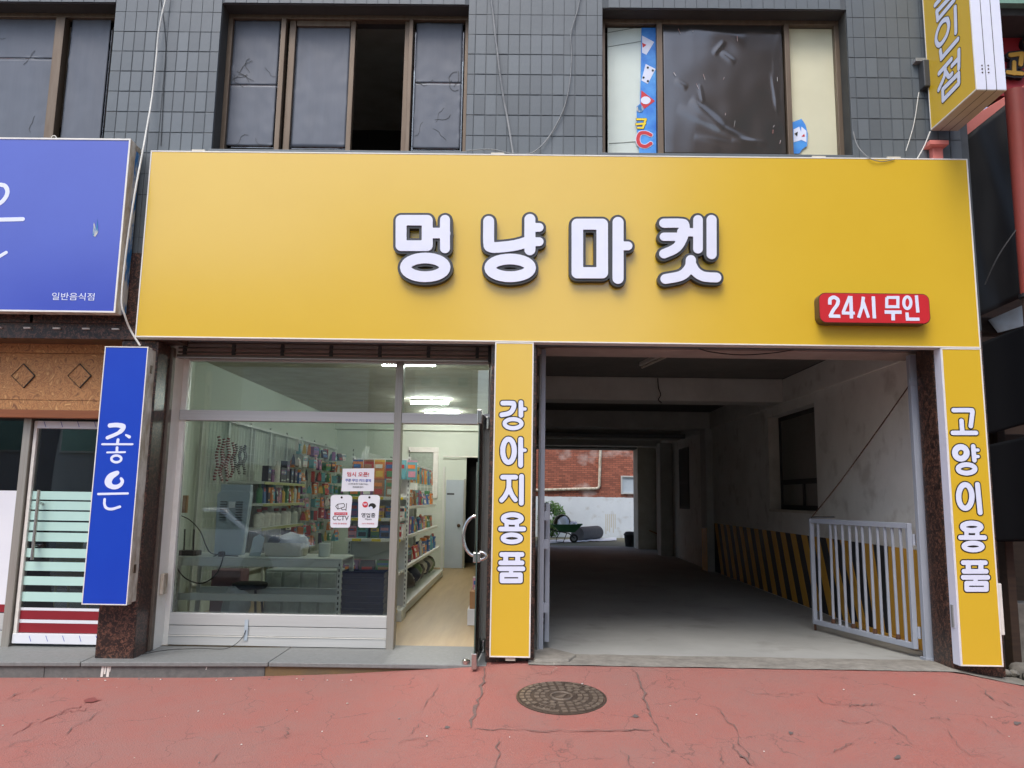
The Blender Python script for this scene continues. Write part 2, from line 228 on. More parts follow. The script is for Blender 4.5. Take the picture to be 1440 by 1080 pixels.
# ------------------------------------------------------------------ mesh helpers
class MB:
    def __init__(s): s.v = []; s.f = []; s.mi = []; s.cur = 0; s.weld = False
    def face(s, idx): s.f.append(idx); s.mi.append(s.cur)
    def add(s, vs, fs):
        n = len(s.v); s.v += [tuple(v) for v in vs]
        for f in fs: s.face([n+i for i in f])
        return s
    def box(s, x0, x1, y0, y1, z0, z1):
        if x0 > x1: x0, x1 = x1, x0
        if y0 > y1: y0, y1 = y1, y0
        if z0 > z1: z0, z1 = z1, z0
        return s.add([(x0, y0, z0), (x1, y0, z0), (x1, y1, z0), (x0, y1, z0), (x0, y0, z1), (x1, y0, z1), (x1, y1, z1), (x0, y1, z1)],
                     [(0, 3, 2, 1), (4, 5, 6, 7), (0, 1, 5, 4), (1, 2, 6, 5), (2, 3, 7, 6), (3, 0, 4, 7)])
    def prism(s, pts, vec):
        n = len(pts); vec = Vector(vec); a = [Vector(p) for p in pts]; b = [p+vec for p in a]
        return s.add(a+b, [list(range(n))[::-1], list(range(n, 2*n))]+[(i, (i+1) % n, n+(i+1) % n, n+i) for i in range(n)])
    def bar(s, p, q, wx, wy, up=(0, 0, 1)):
        p = Vector(p); q = Vector(q); d = (q-p).normalized(); u = Vector(up)
        if abs(d.dot(u)) > .95: u = Vector((0, 1, 0))
        a = d.cross(u).normalized()*wx/2; b = a.cross(d).normalized()*wy/2
        return s.prism([p-a-b, p+a-b, p+a+b, p-a+b], q-p)
    def tube(s, path, r, n=6, closed=False):
        path = [Vector(p) for p in path]; N = len(path); rs = r if isinstance(r, (list, tuple)) else [r]*N
        rings = []; prev = None
        for i, p in enumerate(path):
            if closed: d = path[(i+1) % N]-path[i-1]
            else: d = path[min(i+1, N-1)]-path[max(i-1, 0)]
            d.normalize()
            a = (prev - d*prev.dot(d)) if prev else d.cross(Vector((0, 0, 1)) if abs(d.z) < .9 else Vector((1, 0, 0)))
            a.normalize(); prev = a; b = d.cross(a)
            rings.append([p+(a*math.cos(t)+b*math.sin(t))*rs[i] for t in [2*math.pi*k/n for k in range(n)]])
        o = len(s.v); s.v += [tuple(v) for R in rings for v in R]
        M = N if closed else N-1
        for i in range(M):
            for k in range(n):
                j = (i+1) % N; s.face([o+i*n+k, o+i*n+(k+1) % n, o+j*n+(k+1) % n, o+j*n+k])
        if not closed: s.face([o+k for k in range(n)][::-1]); s.face([o+(N-1)*n+k for k in range(n)])
        return s
    def lathe(s, prof, c, n=20, axis='z'):
        c = Vector(c); o = len(s.v)
        for r, z in prof:
            for k in range(n):
                t = 2*math.pi*k/n; x, y = r*math.cos(t), r*math.sin(t)
                s.v.append(tuple(c+(Vector((x, y, z)) if axis == 'z' else Vector((x, -z, y)) if axis == 'y' else Vector((z, x, y)))))
        for i in range(len(prof)-1):
            for k in range(n): s.face([o+i*n+k, o+i*n+(k+1) % n, o+(i+1)*n+(k+1) % n, o+(i+1)*n+k])
        s.face([o+k for k in range(n)][::-1]); s.face([o+(len(prof)-1)*n+k for k in range(n)]); return s
    def sheet(s, fn, nu, nv):
        o = len(s.v)
        for j in range(nv+1):
            for i in range(nu+1): s.v.append(tuple(fn(i/nu, j/nv)))
        for j in range(nv):
            for i in range(nu): a = o+j*(nu+1)+i; s.face([a, a+1, a+nu+2, a+nu+1])
        return s
    def mesh(s, name, mats, smooth=None):
        me = bpy.data.meshes.new(name); me.from_pydata(s.v, [], s.f)
        for m_ in (mats if isinstance(mats, (list, tuple)) else [mats]): me.materials.append(MT[m_] if isinstance(m_, str) else m_)
        me.polygons.foreach_set('material_index', s.mi)
        bm = bmesh.new(); bm.from_mesh(me)
        if s.weld: bmesh.ops.remove_doubles(bm, verts=bm.verts, dist=1e-5)
        bmesh.ops.recalc_face_normals(bm, faces=bm.faces); bm.to_mesh(me); bm.free()
        if smooth is not None:
            me.polygons.foreach_set('use_smooth', [True]*len(me.polygons)); me.set_sharp_from_angle(angle=math.radians(smooth))
        me.update(); return me
    def build(s, name, mats, parent=None, bevel=0, smooth=None, kind=None):
        o = bpy.data.objects.new(name, s.mesh(name, mats, smooth)); COL.objects.link(o)
        if parent: adopt(o, parent)
        if bevel:
            b = o.modifiers.new('bevel', 'BEVEL'); b.width = bevel; b.segments = 2; b.limit_method = 'ANGLE'; b.angle_limit = math.radians(40)
        if kind: o['kind'] = kind
        return o
BASE = {}
def adopt(o, parent):
    o.parent = parent
    o.matrix_parent_inverse = Matrix.Translation(-Vector(BASE.get(parent.name, (0, 0, 0))))
def thing(name, label, cat, loc=(0, 0, 0), group=None):
    e = bpy.data.objects.new(name, None); COL.objects.link(e); e.location = loc; e.empty_display_size = .1
    BASE[e.name] = tuple(loc); return tag(e, label, cat, group)
def tag(o, label, cat, group=None):
    o['label'] = label; o['category'] = cat
    if group: o['group'] = group
    return o
def struct(o): o['kind'] = 'structure'; return o
def place(me, name, loc, parent=None, rot=None, scale=None):
    o = bpy.data.objects.new(name, me); COL.objects.link(o); o.location = loc
    if rot: o.rotation_euler = rot
    if scale: o.scale = scale
    if parent: adopt(o, parent)
    return o
# ------------------------------------------------------------------ lettering from strokes: distance field + contour
def contours(field, iso, xs, ys):
    ny, nx = field.shape; ins = field < iso; seg = {}
    def pt(a, b):
        (i, j), (k, l) = a, b; fa, fb = field[j, i], field[l, k]; t = (iso-fa)/(fb-fa)
        return (xs[i]+(xs[k]-xs[i])*t, ys[j]+(ys[l]-ys[j])*t)
    c = ins[:-1, :-1]*1+ins[:-1, 1:]*2+ins[1:, 1:]*4+ins[1:, :-1]*8
    T = {1: [(3, 0)], 2: [(0, 1)], 3: [(3, 1)], 4: [(1, 2)], 5: [(3, 2), (1, 0)], 6: [(0, 2)], 7: [(3, 2)], 8: [(2, 3)], 9: [(2, 0)], 10: [(0, 3), (2, 1)], 11: [(2, 1)], 12: [(1, 3)], 13: [(1, 0)], 14: [(0, 3)]}
    pts = {}
    for j, i in zip(*np.where((c > 0) & (c < 15))):
        e = [((i, j), (i+1, j)), ((i+1, j), (i+1, j+1)), ((i, j+1), (i+1, j+1)), ((i, j), (i, j+1))]
        for a, b in T[int(c[j, i])]:
            seg[e[a]] = e[b]; pts.setdefault(e[a], pt(*e[a])); pts.setdefault(e[b], pt(*e[b]))
    loops = []
    while seg:
        k, nx_ = seg.popitem(); lp = [k]
        while nx_ != k and nx_ in seg: lp.append(nx_); nx_ = seg.pop(nx_)
        loops.append([pts[q] for q in lp])
    return loops
def simplify(lp, eps):
    def rdp(a):
        if len(a) < 3: return a
        p, q = np.array(a[0]), np.array(a[-1]); d = q-p; n = np.hypot(*d); A = np.array(a)
        dist = np.abs(d[0]*(A[:, 1]-p[1])-d[1]*(A[:, 0]-p[0]))/n if n > 1e-12 else np.hypot(*(A-p).T)
        i = int(dist.argmax())
        if dist[i] < eps: return [a[0], a[-1]]
        return rdp(a[:i+1])[:-1]+rdp(a[i:])
    h = len(lp)//2; return rdp(lp[:h+1])[:-1]+rdp(lp[h:]+[lp[0]])[:-1]
def sdf(strokes, pad, cell):
    P_ = np.array([p for s in strokes for p in s[0]]); x0, y0 = P_.min(0)-pad; x1, y1 = P_.max(0)+pad
    xs = np.arange(x0, x1+cell, cell); ys = np.arange(y0, y1+cell, cell); X, Y = np.meshgrid(xs, ys); D = np.full(X.shape, 1e9)
    for s in strokes:
        pts, r = s[0], s[1]; sq = len(s) > 2 and s[2] == 'sq'
        n = len(pts)-1; rr = r if isinstance(r, (list, tuple)) else [r]*(n+1)
        for i in range(n):
            (ax, ay), (bx, by) = pts[i], pts[i+1]; dx, dy = bx-ax, by-ay; l2 = dx*dx+dy*dy+1e-12; l = math.sqrt(l2)
            t = ((X-ax)*dx+(Y-ay)*dy)/l2
            if sq:
                e0 = rr[i] if i > 0 else 0; e1 = rr[i+1] if i < n-1 else 0
                u = np.abs(((X-ax)*dx+(Y-ay)*dy)/l-(l+e1-e0)/2)-(l+e0+e1)/2; v = np.abs((X-ax)*dy-(Y-ay)*dx)/l-rr[i]
                d = np.hypot(np.maximum(u, 0), np.maximum(v, 0))+np.minimum(np.maximum(u, v), 0)
            else:
                tc = np.clip(t, 0, 1); d = np.hypot(X-ax-tc*dx, Y-ay-tc*dy)-(rr[i]+(rr[i+1]-rr[i])*tc)
            D = np.minimum(D, d)
    return D, xs, ys
def glyph(strokes, iso, cell, to3d, normal, depth):
    """strokes in plane units; to3d maps (u,v)->Vector; the glyph is extruded by depth against normal"""
    mx = max(max(s[1]) if isinstance(s[1], (list, tuple)) else s[1] for s in strokes)
    D, xs, ys = sdf(strokes, mx+iso+3*cell, cell); lps = [simplify(l, cell*.12) for l in contours(D, iso, xs, ys) if len(l) > 5]
    lps = [l for l in lps if len(l) > 2]
    flat = [p for l in lps for p in l]; ed = []; o = 0
    for l in lps: ed += [(o+i, o+(i+1) % len(l)) for i in range(len(l))]; o += len(l)
    cv, _, cf = delaunay_2d_cdt([Vector(p) for p in flat], ed, [], 0, 1e-7)[:3]
    A = np.array([flat[i] for i, j in ed]); B = np.array([flat[j] for i, j in ed])
    def inside(t):
        cx, cy = sum(cv[i][0] for i in t)/len(t), sum(cv[i][1] for i in t)/len(t); m_ = (A[:, 1] > cy) != (B[:, 1] > cy)
        a, b = A[m_], B[m_]; return int((cx < a[:, 0]+(cy-a[:, 1])/(b[:, 1]-a[:, 1])*(b[:, 0]-a[:, 0])).sum()) % 2 == 1
    cf = [t for t in cf if inside(t)]
    mb = MB(); mb.weld = True; n = len(flat); fr = [to3d(*p) for p in flat]; nb = Vector(normal)*depth
    mb.v = [tuple(p) for p in fr]+[tuple(p-nb) for p in fr]; c0 = len(mb.v); cc = [to3d(*p) for p in cv]; mb.v += [tuple(p) for p in cc]+[tuple(p-nb) for p in cc]
    for t in cf: mb.face([c0+i for i in t]); mb.face([c0+len(cc)+i for i in t][::-1])
    o = 0
    for l in lps:
        k = len(l)
        for i in range(k): a, b = o+i, o+(i+1) % k; mb.face([a, b, n+b, n+a])
        o += k
    return mb
def ell(cx, cy, rx, ry, n=28): return [(cx+rx*math.cos(2*math.pi*i/n), cy+ry*math.sin(2*math.pi*i/n)) for i in range(n+1)]
def rect(x0, y0, x1, y1): return [(x0, y0), (x1, y0), (x1, y1), (x0, y1), (x0, y0)]
def smooth_path(pts, n=6):
    out = []
    for i in range(len(pts)-1):
        p0, p1, p2, p3 = pts[max(i-1, 0)], pts[i], pts[i+1], pts[min(i+2, len(pts)-1)]
        for k in range(n):
            t = k/n; out.append(tuple(.5*((2*p1[a])+(-p0[a]+p2[a])*t+(2*p0[a]-5*p1[a]+4*p2[a]-p3[a])*t*t+(-p0[a]+3*p1[a]-3*p2[a]+p3[a])*t**3) for a in range(len(p1))))
    return out+[tuple(pts[-1])]
def px_strokes(strokes, ox, oy, sc, Y, to=None):
    """crop-pixel strokes -> plane (X,Z) strokes at depth Y"""
    k = (Y-CAM.y)/F*1.02
    f = to or (lambda x, y: (P(x, y, Y).x, P(x, y, Y).z))
    return [tuple([[f(ox+p[0]/sc, oy+p[1]/sc) for p in s[0]], [q/sc*k for q in s[1]] if isinstance(s[1], (list, tuple)) else s[1]/sc*k]+list(s[2:])) for s in strokes]
def facing(Y): return lambda u, v: Vector((u, Y, v))
NF = Vector((0, -1, 0))
_txt = []
def text_mesh(body, size, extrude, off=0.0, name='lettering'):
    c = bpy.data.curves.new('t', 'FONT'); c.body = body; c.size = size; c.extrude = extrude; c.offset = off; c.align_x = 'CENTER'; c.align_y = 'CENTER'; c.resolution_u = 3
    o = bpy.data.objects.new('t', c); COL.objects.link(o); dg = bpy.context.evaluated_depsgraph_get(); dg.update()
    me = bpy.data.meshes.new_from_object(o.evaluated_get(dg)); bpy.data.objects.remove(o); bpy.data.curves.remove(c); me.name = name; return me
def text_on(body, x, y, Y, hpx, matn, parent, off=0, wpx=None, name='lettering', extrude=.0015):
    """text facing the street, centred on pixel (x,y) of the plane Y"""
    k = (Y-CAM.y)/F; me = text_mesh(body, 1, 0, off)
    vs_ = [v.co for v in me.vertices]; a0, a1 = min(v.x for v in vs_), max(v.x for v in vs_); b0, b1 = min(v.y for v in vs_), max(v.y for v in vs_)
    s = hpx*k/(b1-b0); sx = wpx*k/(a1-a0) if wpx else s; c = P(x, y, Y)
    for v in me.vertices: v.co = Vector((c.x+(v.co.x-(a0+a1)/2)*sx, Y-extrude, c.z+(v.co.y-(b0+b1)/2)*s))
    bm = bmesh.new(); bm.from_mesh(me); r = bmesh.ops.extrude_face_region(bm, geom=bm.faces[:])
    for g in r['geom']:
        if isinstance(g, bmesh.types.BMVert): g.co.y += extrude*.9
    bmesh.ops.recalc_face_normals(bm, faces=bm.faces); bm.to_mesh(me); bm.free()
    me.materials.clear(); me.materials.append(MT[matn]); o = bpy.data.objects.new(name, me); COL.objects.link(o); adopt(o, parent); return o
# ================================================================== GROUND
FACE, WALL, GL = 0.0, 0.12, 0.66
_gx = [-40, -6, -4.2, -2.47, -1.43, -.3, 0, 3.5, 4.1, 4.6, 40]; _gv = [-.03, -.03, -.017, .013, .06, .145, .163, .168, .06, .02, .0]
def gz(x, y):
    z0 = float(np.interp(x, _gx, _gv)); t = min(1, max(0, -y/3.4)); return z0+(-.2-z0)*t
def gpt(px, py):
    """pixel -> point on the pavement"""
    d = ray(px, py); t = 4.0
    for _ in range(40):
        q = CAM+d*t; t += (q.z-gz(q.x, q.y))/max(.05, -d.z+.1*d.y)*.8
    return CAM+d*t
mb = MB(); xs = sorted(set([-40, -30, -20, -12, -8]+[round(-6+.15*i, 3) for i in range(80)]+[8, 12, 20, 30, 40])); ys = [.25, .1]+[round(-.06*i, 3) for i in range(0, 60)]
o = len(mb.v)
for y in ys:
    for x in xs: mb.v.append((x, y, gz(x, y)+(.006*noise.noise(Vector((x*1.7, y*1.7, 0))) if abs(x) < 7 and y < -.1 else 0)))
nx = len(xs)
for j in range(len(ys)-1):
    for i in range(nx-1): mb.face([j*nx+i, j*nx+i+1, (j+1)*nx+i+1, (j+1)*nx+i])
walk = struct(mb.build('sidewalk', 'red_walk', smooth=40))
kb = MB()
for i in range(-14, 14): kb.box(i*1.0+.004, i*1.0+.996, -3.74, -3.53, -.5, -.195)
kb = kb.build('kerb', 'stone', bevel=.008); struct(kb)
struct(MB().add([(-300, -3.7, -.33), (300, -3.7, -.33), (300, -11.0, -.33), (-300, -11.0, -.33)], [(0, 1, 2, 3)]).build('road', 'asphalt'))
struct(MB().add([(-300, -300, -.36), (300, -300, -.36), (300, 300, -.36), (-300, 300, -.36)], [(0, 1, 2, 3)]).build('ground', 'concrete_rough'))
struct(MB().box(-60, 60, -13.4, -11.0, -.5, -.2).build('far_pavement', 'concrete_rough'))
# cracks that can be picked out in the photo
def crack(pts, wpx, seed, matn='crack', lift=.008):
    rnd = random.Random(seed); P3 = []
    pts = smooth_path(pts, 5)
    for i, (x, y) in enumerate(pts):
        j = 0 if i in (0,) else 1; P3.append(gpt(x+rnd.uniform(-4, 4)*j, y+rnd.uniform(-1.8, 1.8)*j))
    mb = MB(); n = len(P3); Lf = []; Rt = []
    for i, p in enumerate(P3):
        d = P3[min(i+1, n-1)]-P3[max(i-1, 0)]; d.z = 0; d.normalize(); a = Vector((-d.y, d.x, 0)); e = math.sin(math.pi*(i+.3)/(n-.4))**.5
        w_ = wpx*.0031*e*rnd.uniform(.15, 2.1)
        for S, sg in ((Lf, 1), (Rt, -1)): q = p+a*w_*sg*rnd.uniform(.4, 1); q.z = gz(q.x, q.y)+lift; S.append(q)
    mb.v = [tuple(v) for v in Lf+Rt]
    for i in range(n-1): mb.face([i, i+1, n+i+1, n+i])
    return mb.build('crack', matn, walk)
CR = [([(682, 940), (678, 960), (672, 985), (664, 1010), (660, 1026)], 3.0), ([(662, 1027), (720, 1028), (800, 1029), (870, 1029), (924, 1028)], 1.9), ([(890, 940), (900, 962), (908, 985), (918, 1012), (924, 1030)], 2.5),
      ([(702, 1040), (700, 1060), (694, 1085)], 1.3), ([(872, 1056), (884, 1068), (890, 1085)], 1.1), ([(990, 985), (1010, 1000), (1030, 1022), (1050, 1060), (1068, 1078)], 1.0), ([(1030, 1048), (1044, 1064), (1062, 1080)], 2.0),
      ([(1040, 972), (1080, 978), (1140, 976), (1170, 992), (1240, 992), (1290, 1005)], .8), ([(1195, 994), (1212, 993), (1228, 991)], 2.2), ([(1310, 1010), (1324, 1012), (1340, 1014)], 2.4), ([(1370, 1012), (1390, 1022), (1412, 1036)], 1.3), ([(1382, 970), (1396, 982), (1426, 994)], 1.8),
      ([(1178, 1014), (1210, 1018), (1230, 1014)], 1.1), ([(1232, 1012), (1258, 1026), (1290, 1050)], .9), ([(1168, 1060), (1190, 1050), (1200, 1046)], 1.0), ([(1325, 1026), (1340, 1040), (1360, 1062), (1392, 1064)], .9),
      ([(8, 984), (30, 976), (60, 966)], 1.2), ([(84, 1038), (110, 1020), (140, 1002)], 1.0), ([(0, 1056), (30, 1044), (60, 1034)], .9), ([(296, 1074), (312, 1060)], 1.1), ([(350, 1052), (380, 1042), (430, 1034)], .7), ([(400, 1020), (405, 1030), (398, 1040)], 1.2), ([(560, 1046), (590, 1040), (620, 1046)], .8), ([(576, 1034), (584, 1028), (590, 1020)], 1.4), ([(596, 1000), (608, 978), (616, 962)], .8),
      ([(1010, 1050), (1016, 1066), (1012, 1080)], 1.6), ([(920, 1032), (932, 1044), (946, 1060)], 1.2)]
for i, (c, wd) in enumerate(CR): crack(c, wd, i)
# darker fresh paint spill and brighter paint along the step
def blob(name, pts, matn, lift, parent=walk, seed=0):
    rnd = random.Random(seed); q = [gpt(x+rnd.uniform(-1.5, 1.5), y+rnd.uniform(-.7, .7)) for x, y in pts]; mb = MB()
    tr = tessellate_polygon([[Vector((p.x, p.y, 0)) for p in q]]); mb.v = [(p.x, p.y, gz(p.x, p.y)+lift) for p in q]
    for t in tr: mb.face(list(t))
    return mb.build(name, matn, parent)
MT['wet_red'] = mat('dark red spill', L(132, 70, 63), .6, col2=L(124, 64, 58), nscale=10)
MT['grey_spot'] = mat('grey spot', L(104, 92, 88), .8, col2=L(90, 80, 76), nscale=10)
crack([(14, 1036), (44, 1020), (72, 1010), (104, 996), (120, 988)], 1.5, 90, 'wet_red', .006); crack([(84, 1004), (98, 1001), (116, 1000), (128, 990)], 1.0, 91, 'wet_red', .0065)
blob('paint_spill', [(118, 986), (124, 983), (133, 982), (138, 985), (146, 985), (134, 987), (128, 989), (119, 989)], 'wet_red', .007, seed=3)
for i, (x, y, r) in enumerate([(628, 1024, 4), (1242-348, 1008, 5), (1430, 1018, 5), (1263, 1066, 5), (1112, 1032, 4)]):
    blob('spot', [(x+r*math.cos(t*.7)*random.uniform(.8, 1.2), y+r*.55*math.sin(t*.7)*random.uniform(.8, 1.2)) for t in range(9)], 'grey_spot', .006, seed=i)
crack([(742, 936), (752, 943), (764, 948), (776, 947), (790, 941)], .7, 95); crack([(776, 928), (781, 934), (779, 944)], .6, 96, 'plaster_white')
for i in range(70):
    x = random.uniform(2, 1436); y = random.uniform(958, 1076); s = random.uniform(.003, .008); p = gpt(x, y)
    if i < 28: p = gpt(random.uniform(60, 500), random.uniform(955, 958))
    me = None
    MB().prism([(p.x+s*math.cos(a)*random.uniform(.6, 1.3), p.y+s*math.sin(a)*random.uniform(.6, 1.3), gz(p.x, p.y)+.004) for a in (0, 1.2, 2.5, 3.9, 5.1)], (0, 0, s*.5)).build('paint_chip', random.choice(['plaster_white', 'stone', 'white_trim']), walk)
# ---- manhole cover
mc = gpt(789.5, 981); slope = (gz(mc.x, mc.y+.2)-gz(mc.x, mc.y-.2))/.4
R_ = 0.5*abs((gpt(851, 980)-gpt(728, 981)).x)
mh = thing('manhole_cover', 'round cast iron manhole cover set in the red pavement', 'manhole cover', mc)
def mloc(mb): 
    T = Matrix.Translation((mc.x, mc.y, mc.z+.004)) @ Matrix.Rotation(math.atan(slope), 4, 'X') @ Matrix.Rotation(math.radians(8), 4, 'Z')
    mb.v = [tuple(T @ Vector(v)) for v in mb.v]; return mb
def ringseg(mb, r0, r1, a0, a1, z0, z1, n=3):
    top = [(r1*math.cos(a0+(a1-a0)*k/n), r1*math.sin(a0+(a1-a0)*k/n)) for k in range(n+1)]+[(r0*math.cos(a1-(a1-a0)*k/n), r0*math.sin(a1-(a1-a0)*k/n)) for k in range(n+1)]
    return mb.prism([(x, y, z0) for x, y in top], (0, 0, z1-z0))
mloc(MB().lathe([(R_*1.03, -.03), (R_*1.03, .001), (R_*.985, .003), (R_*.985, -.004), (.001, -.004)], (0, 0, 0), 48)).build('frame_ring', 'iron', mh, smooth=30)
mloc(MB().lathe([(R_*.975, -.03), (R_*.975, .004), (.001, .004)], (0, 0, 0), 48)).build('plate', 'iron', mh, smooth=30)
ringm = [(.86, .95, 30), (.72, .82, 26), (.52, .62, 18), (.38, .48, 14)]
for r0, r1, n in ringm:
    for k in range(n):
        a = 2*math.pi*k/n; da = 2*math.pi/n*.32
        if r1 > .7 and (abs((a-math.radians(58)+math.pi) % (2*math.pi)-math.pi) < .3 or abs((a-math.radians(232)+math.pi) % (2*math.pi)-math.pi) < .34): continue
        mloc(ringseg(MB(), R_*r0, R_*r1, a-da, a+da, .003, .010)).build('stud', 'iron_worn', mh)
mloc(MB().tube([(R_*.24*math.cos(t*.2618), R_*.24*math.sin(t*.2618), .006) for t in range(24)], .009, 6, True)).build('centre_ring', 'iron_worn', mh, smooth=60)
mloc(MB().prism([(-R_*.16, -R_*.06, .004), (-R_*.02, .02*R_, .004), (R_*.16, R_*.1, .004), (R_*.02, -R_*.1, .004)], (0, 0, .008))).build('emblem', 'iron_worn', mh)
for ang, wd, body in ((58, .32, '오수'), (232, .36, '맨홀뚜껑')):
    a = math.radians(ang); mloc(ringseg(MB(), R_*.70, R_*.95, a-wd*.8, a+wd*.8, .003, .009, 8)).build('name_plate', 'iron_worn', mh)
    me = text_mesh(body, 1, .02, .02)
    sx = R_*.5/max(.1, max(v.co.x for v in me.vertices)-min(v.co.x for v in me.vertices)); T = Matrix.Rotation(a-math.pi/2, 4, 'Z') if ang < 180 else Matrix.Rotation(a+math.pi/2, 4, 'Z')
    tb = MB(); tb.v = [tuple(T @ Vector((v.co.x*sx, v.co.y*R_*.17+(R_*.82 if ang < 180 else -R_*.82), .009+max(0, v.co.z)*.12))) for v in me.vertices]
    for p in me.polygons: tb.face(list(p.vertices))
    mloc(tb).build('lettering', 'iron', mh)
# ================================================================== BUILDING
BX0, BX1, BTOP = -9.0, 4.0, 7.2
bld = thing('tiled_building', 'grey tiled building with film covered windows above the yellow sign', 'building', (0, .5, 0))
W1 = (-6.2, xx(155, 100, WALL), zz(100, 214, WALL)-.1, zz(100, 3, WALL)-.0)
W2 = (xx(304, 120, WALL)+.0, xx(657, 120, WALL), zz(480, 213, WALL), zz(480, 5, WALL))
W3 = (xx(847, 120, WALL), xx(1195, 120, WALL), zz(1020, 218, WALL), zz(1020, 12, WALL))
W1 = (W1[0], W1[1], W2[2], zz(100, 0, WALL)-.02)
WINS = [W1, W2, W3]; ZB = 3.0
wb = MB(); segx = [BX0, W1[0], W1[1], W2[0], W2[1], W3[0], W3[1], BX1]
for i in range(7):
    a, b = segx[i], segx[i+1]
    if i % 2 == 0: wb.box(a, b, WALL+.002, WALL+.4, ZB, BTOP)
    else: W = WINS[i//2]; wb.box(a, b, WALL+.002, WALL+.4, ZB, W[2]); wb.box(a, b, WALL+.002, WALL+.4, W[3], BTOP)
wallo = wb.build('wall', 'grout', bld)
TW, TH, JN = .1025, .199, .005; XR0 = -.471; ZR0 = 5.1455
full = MB().box(0, TW-JN, 0, .012, 0, TH-JN).mesh('tile', 'tile')
bmt = bmesh.new(); bmt.from_mesh(full); bmesh.ops.bevel(bmt, geom=bmt.edges[:], offset=.0035, segments=2, affect='EDGES'); bmt.to_mesh(full); bmt.free()
rest = MB(); ntile = 0
for r in range(-11, 11):
    z0 = ZR0+r*TH+JN/2; z1 = z0+TH-JN
    for c in range(-84, 45):
        x0 = XR0+c*TW+JN/2; x1 = x0+TW-JN
        if x1 > BX1 or x0 < BX0 or z0 < ZB or z1 > BTOP: continue
        cx0, cx1, cz0, cz1 = x0, x1, z0, z1; skip = False
        for W in WINS:
            if cx0 < W[1] and cx1 > W[0] and cz0 < W[3] and cz1 > W[2]:
                if cx0 >= W[0] and cx1 <= W[1] and cz0 >= W[2] and cz1 <= W[3]: skip = True; break
                if cx0 < W[0]: cx1 = min(cx1, W[0])
                elif cx1 > W[1]: cx0 = max(cx0, W[1])
                elif cz0 < W[2]: cz1 = min(cz1, W[2])
                elif cz1 > W[3]: cz0 = max(cz0, W[3])
        if skip or cx1-cx0 < .012 or cz1-cz0 < .012: continue
        dy = random.uniform(-.0015, .0015); vis = -3.95 < cx0 and cz0 < 6.06 and cz1 > 4.5
        if vis and ntile < 298 and not (cx0 < -3.35 and cz1 < 4.6):
            ntile += 1
            if cx1-cx0 > TW-JN-1e-4 and cz1-cz0 > TH-JN-1e-4: place(full, 'tile', (cx0, WALL-.004+dy, cz0), wallo, rot=(random.uniform(-.004, .004), 0, random.uniform(-.004, .004)))
            else: MB().box(cx0, cx1, WALL-.004+dy, WALL+.008+dy, cz0, cz1).build('tile', 'tile', wallo, bevel=.003)
        else: rest.box(cx0, cx1, WALL-.004+dy, WALL+.008+dy, cz0, cz1)
rest.build('tile_field', 'tile', wallo, kind='stuff')
# roof slab, side and back of the upper floors
MB().box(BX0, BX1, WALL+.45, 16.5, BTOP-.2, BTOP).build('roof', 'passage_dark', bld)
MB().box(BX1-.25, BX1-.0, WALL+.41, 16.5, 3.2, BTOP-.21).build('side_wall', 'grout', bld)
MB().box(BX0, BX1-.26, 16.2, 16.5, 3.2, BTOP-.21).build('rear_wall', 'plaster_white', bld)
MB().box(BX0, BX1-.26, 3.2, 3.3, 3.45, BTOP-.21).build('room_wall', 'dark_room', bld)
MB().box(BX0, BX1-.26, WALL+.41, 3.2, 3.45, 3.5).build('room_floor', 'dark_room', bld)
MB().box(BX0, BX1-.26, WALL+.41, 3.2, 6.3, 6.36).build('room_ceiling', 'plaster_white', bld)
# ---- windows
FY = WALL+.2      # frame plane
def film(name, x0, x1, z0, z1, Y, matn, parent, amp=.004, nu=24, nv=36, seed=0, curl=True):
    rnd = random.Random(seed)
    def fn(u, v):
        x = x0+(x1-x0)*u; z = z0+(z1-z0)*v
        d = amp*noise.noise(Vector((x*5+seed, z*3, seed)))+amp*.5*noise.noise(Vector((x*14, z*9+seed, 1)))
        e = min(u, 1-u, v, 1-v)
        if curl and e < .015 and noise.noise(Vector((x*9, z*9, seed+5))) > .4: d -= .006
        return (x, Y+d, z)
    o = MB().sheet(fn, nu, nv).build(name, matn, parent, smooth=60); s_ = o.modifiers.new('thick', 'SOLIDIFY'); s_.thickness = .001; return o
def member(mbx, x0, x1, z0, z1, y0=None, y1=None): mbx.box(x0, x1, FY-.03 if y0 is None else y0, FY+.05 if y1 is None else y1, z0, z1)
def wx(px, W): return xx(px, 110, FY)
def frame_of(W, parent, mull, seed=0):
    x0, x1, z0, z1 = W; f = .045
    for a, b, c, d in ((x0, x1, z0, z0+f), (x0, x1, z1-f, z1), (x0, x0+f, z0+f, z1-f), (x1-f, x1, z0+f, z1-f)):
        mbf = MB(); member(mbf, a, b, c, d); mbf.build('frame_bar', 'bronze_frame', parent, bevel=.004)
    for px0, px1 in mull:
        mbf = MB(); member(mbf, wx(px0, W), wx(px1, W), z0+f, z1-f, FY-.045); mbf.build('mullion', 'bronze_frame', parent, bevel=.004)
    # reveal linings
    MB().box(x0+.001, x1-.001, WALL+.03, WALL+.39, z1-.005, z1+.03).build('soffit', 'soffit', parent)
    MB().box(x0-.02, x1+.02, WALL-.02, WALL+.19, z0-.035, z0+.004).build('sill', 'tile', parent, bevel=.003)
    for s_, xa in ((1, x0), (-1, x1)): MB().box(xa, xa+.004*s_, WALL+.02, WALL+.39, z0, z1).build('reveal', 'soffit', parent)
def window(label):
    o = bpy.data.objects.new('window', None); COL.objects.link(o); adopt(o, bld); o['label'] = label; BASE[o.name] = (0, 0, 0)
    o.matrix_parent_inverse = Matrix.Translation(-Vector(BASE[bld.name])); return o
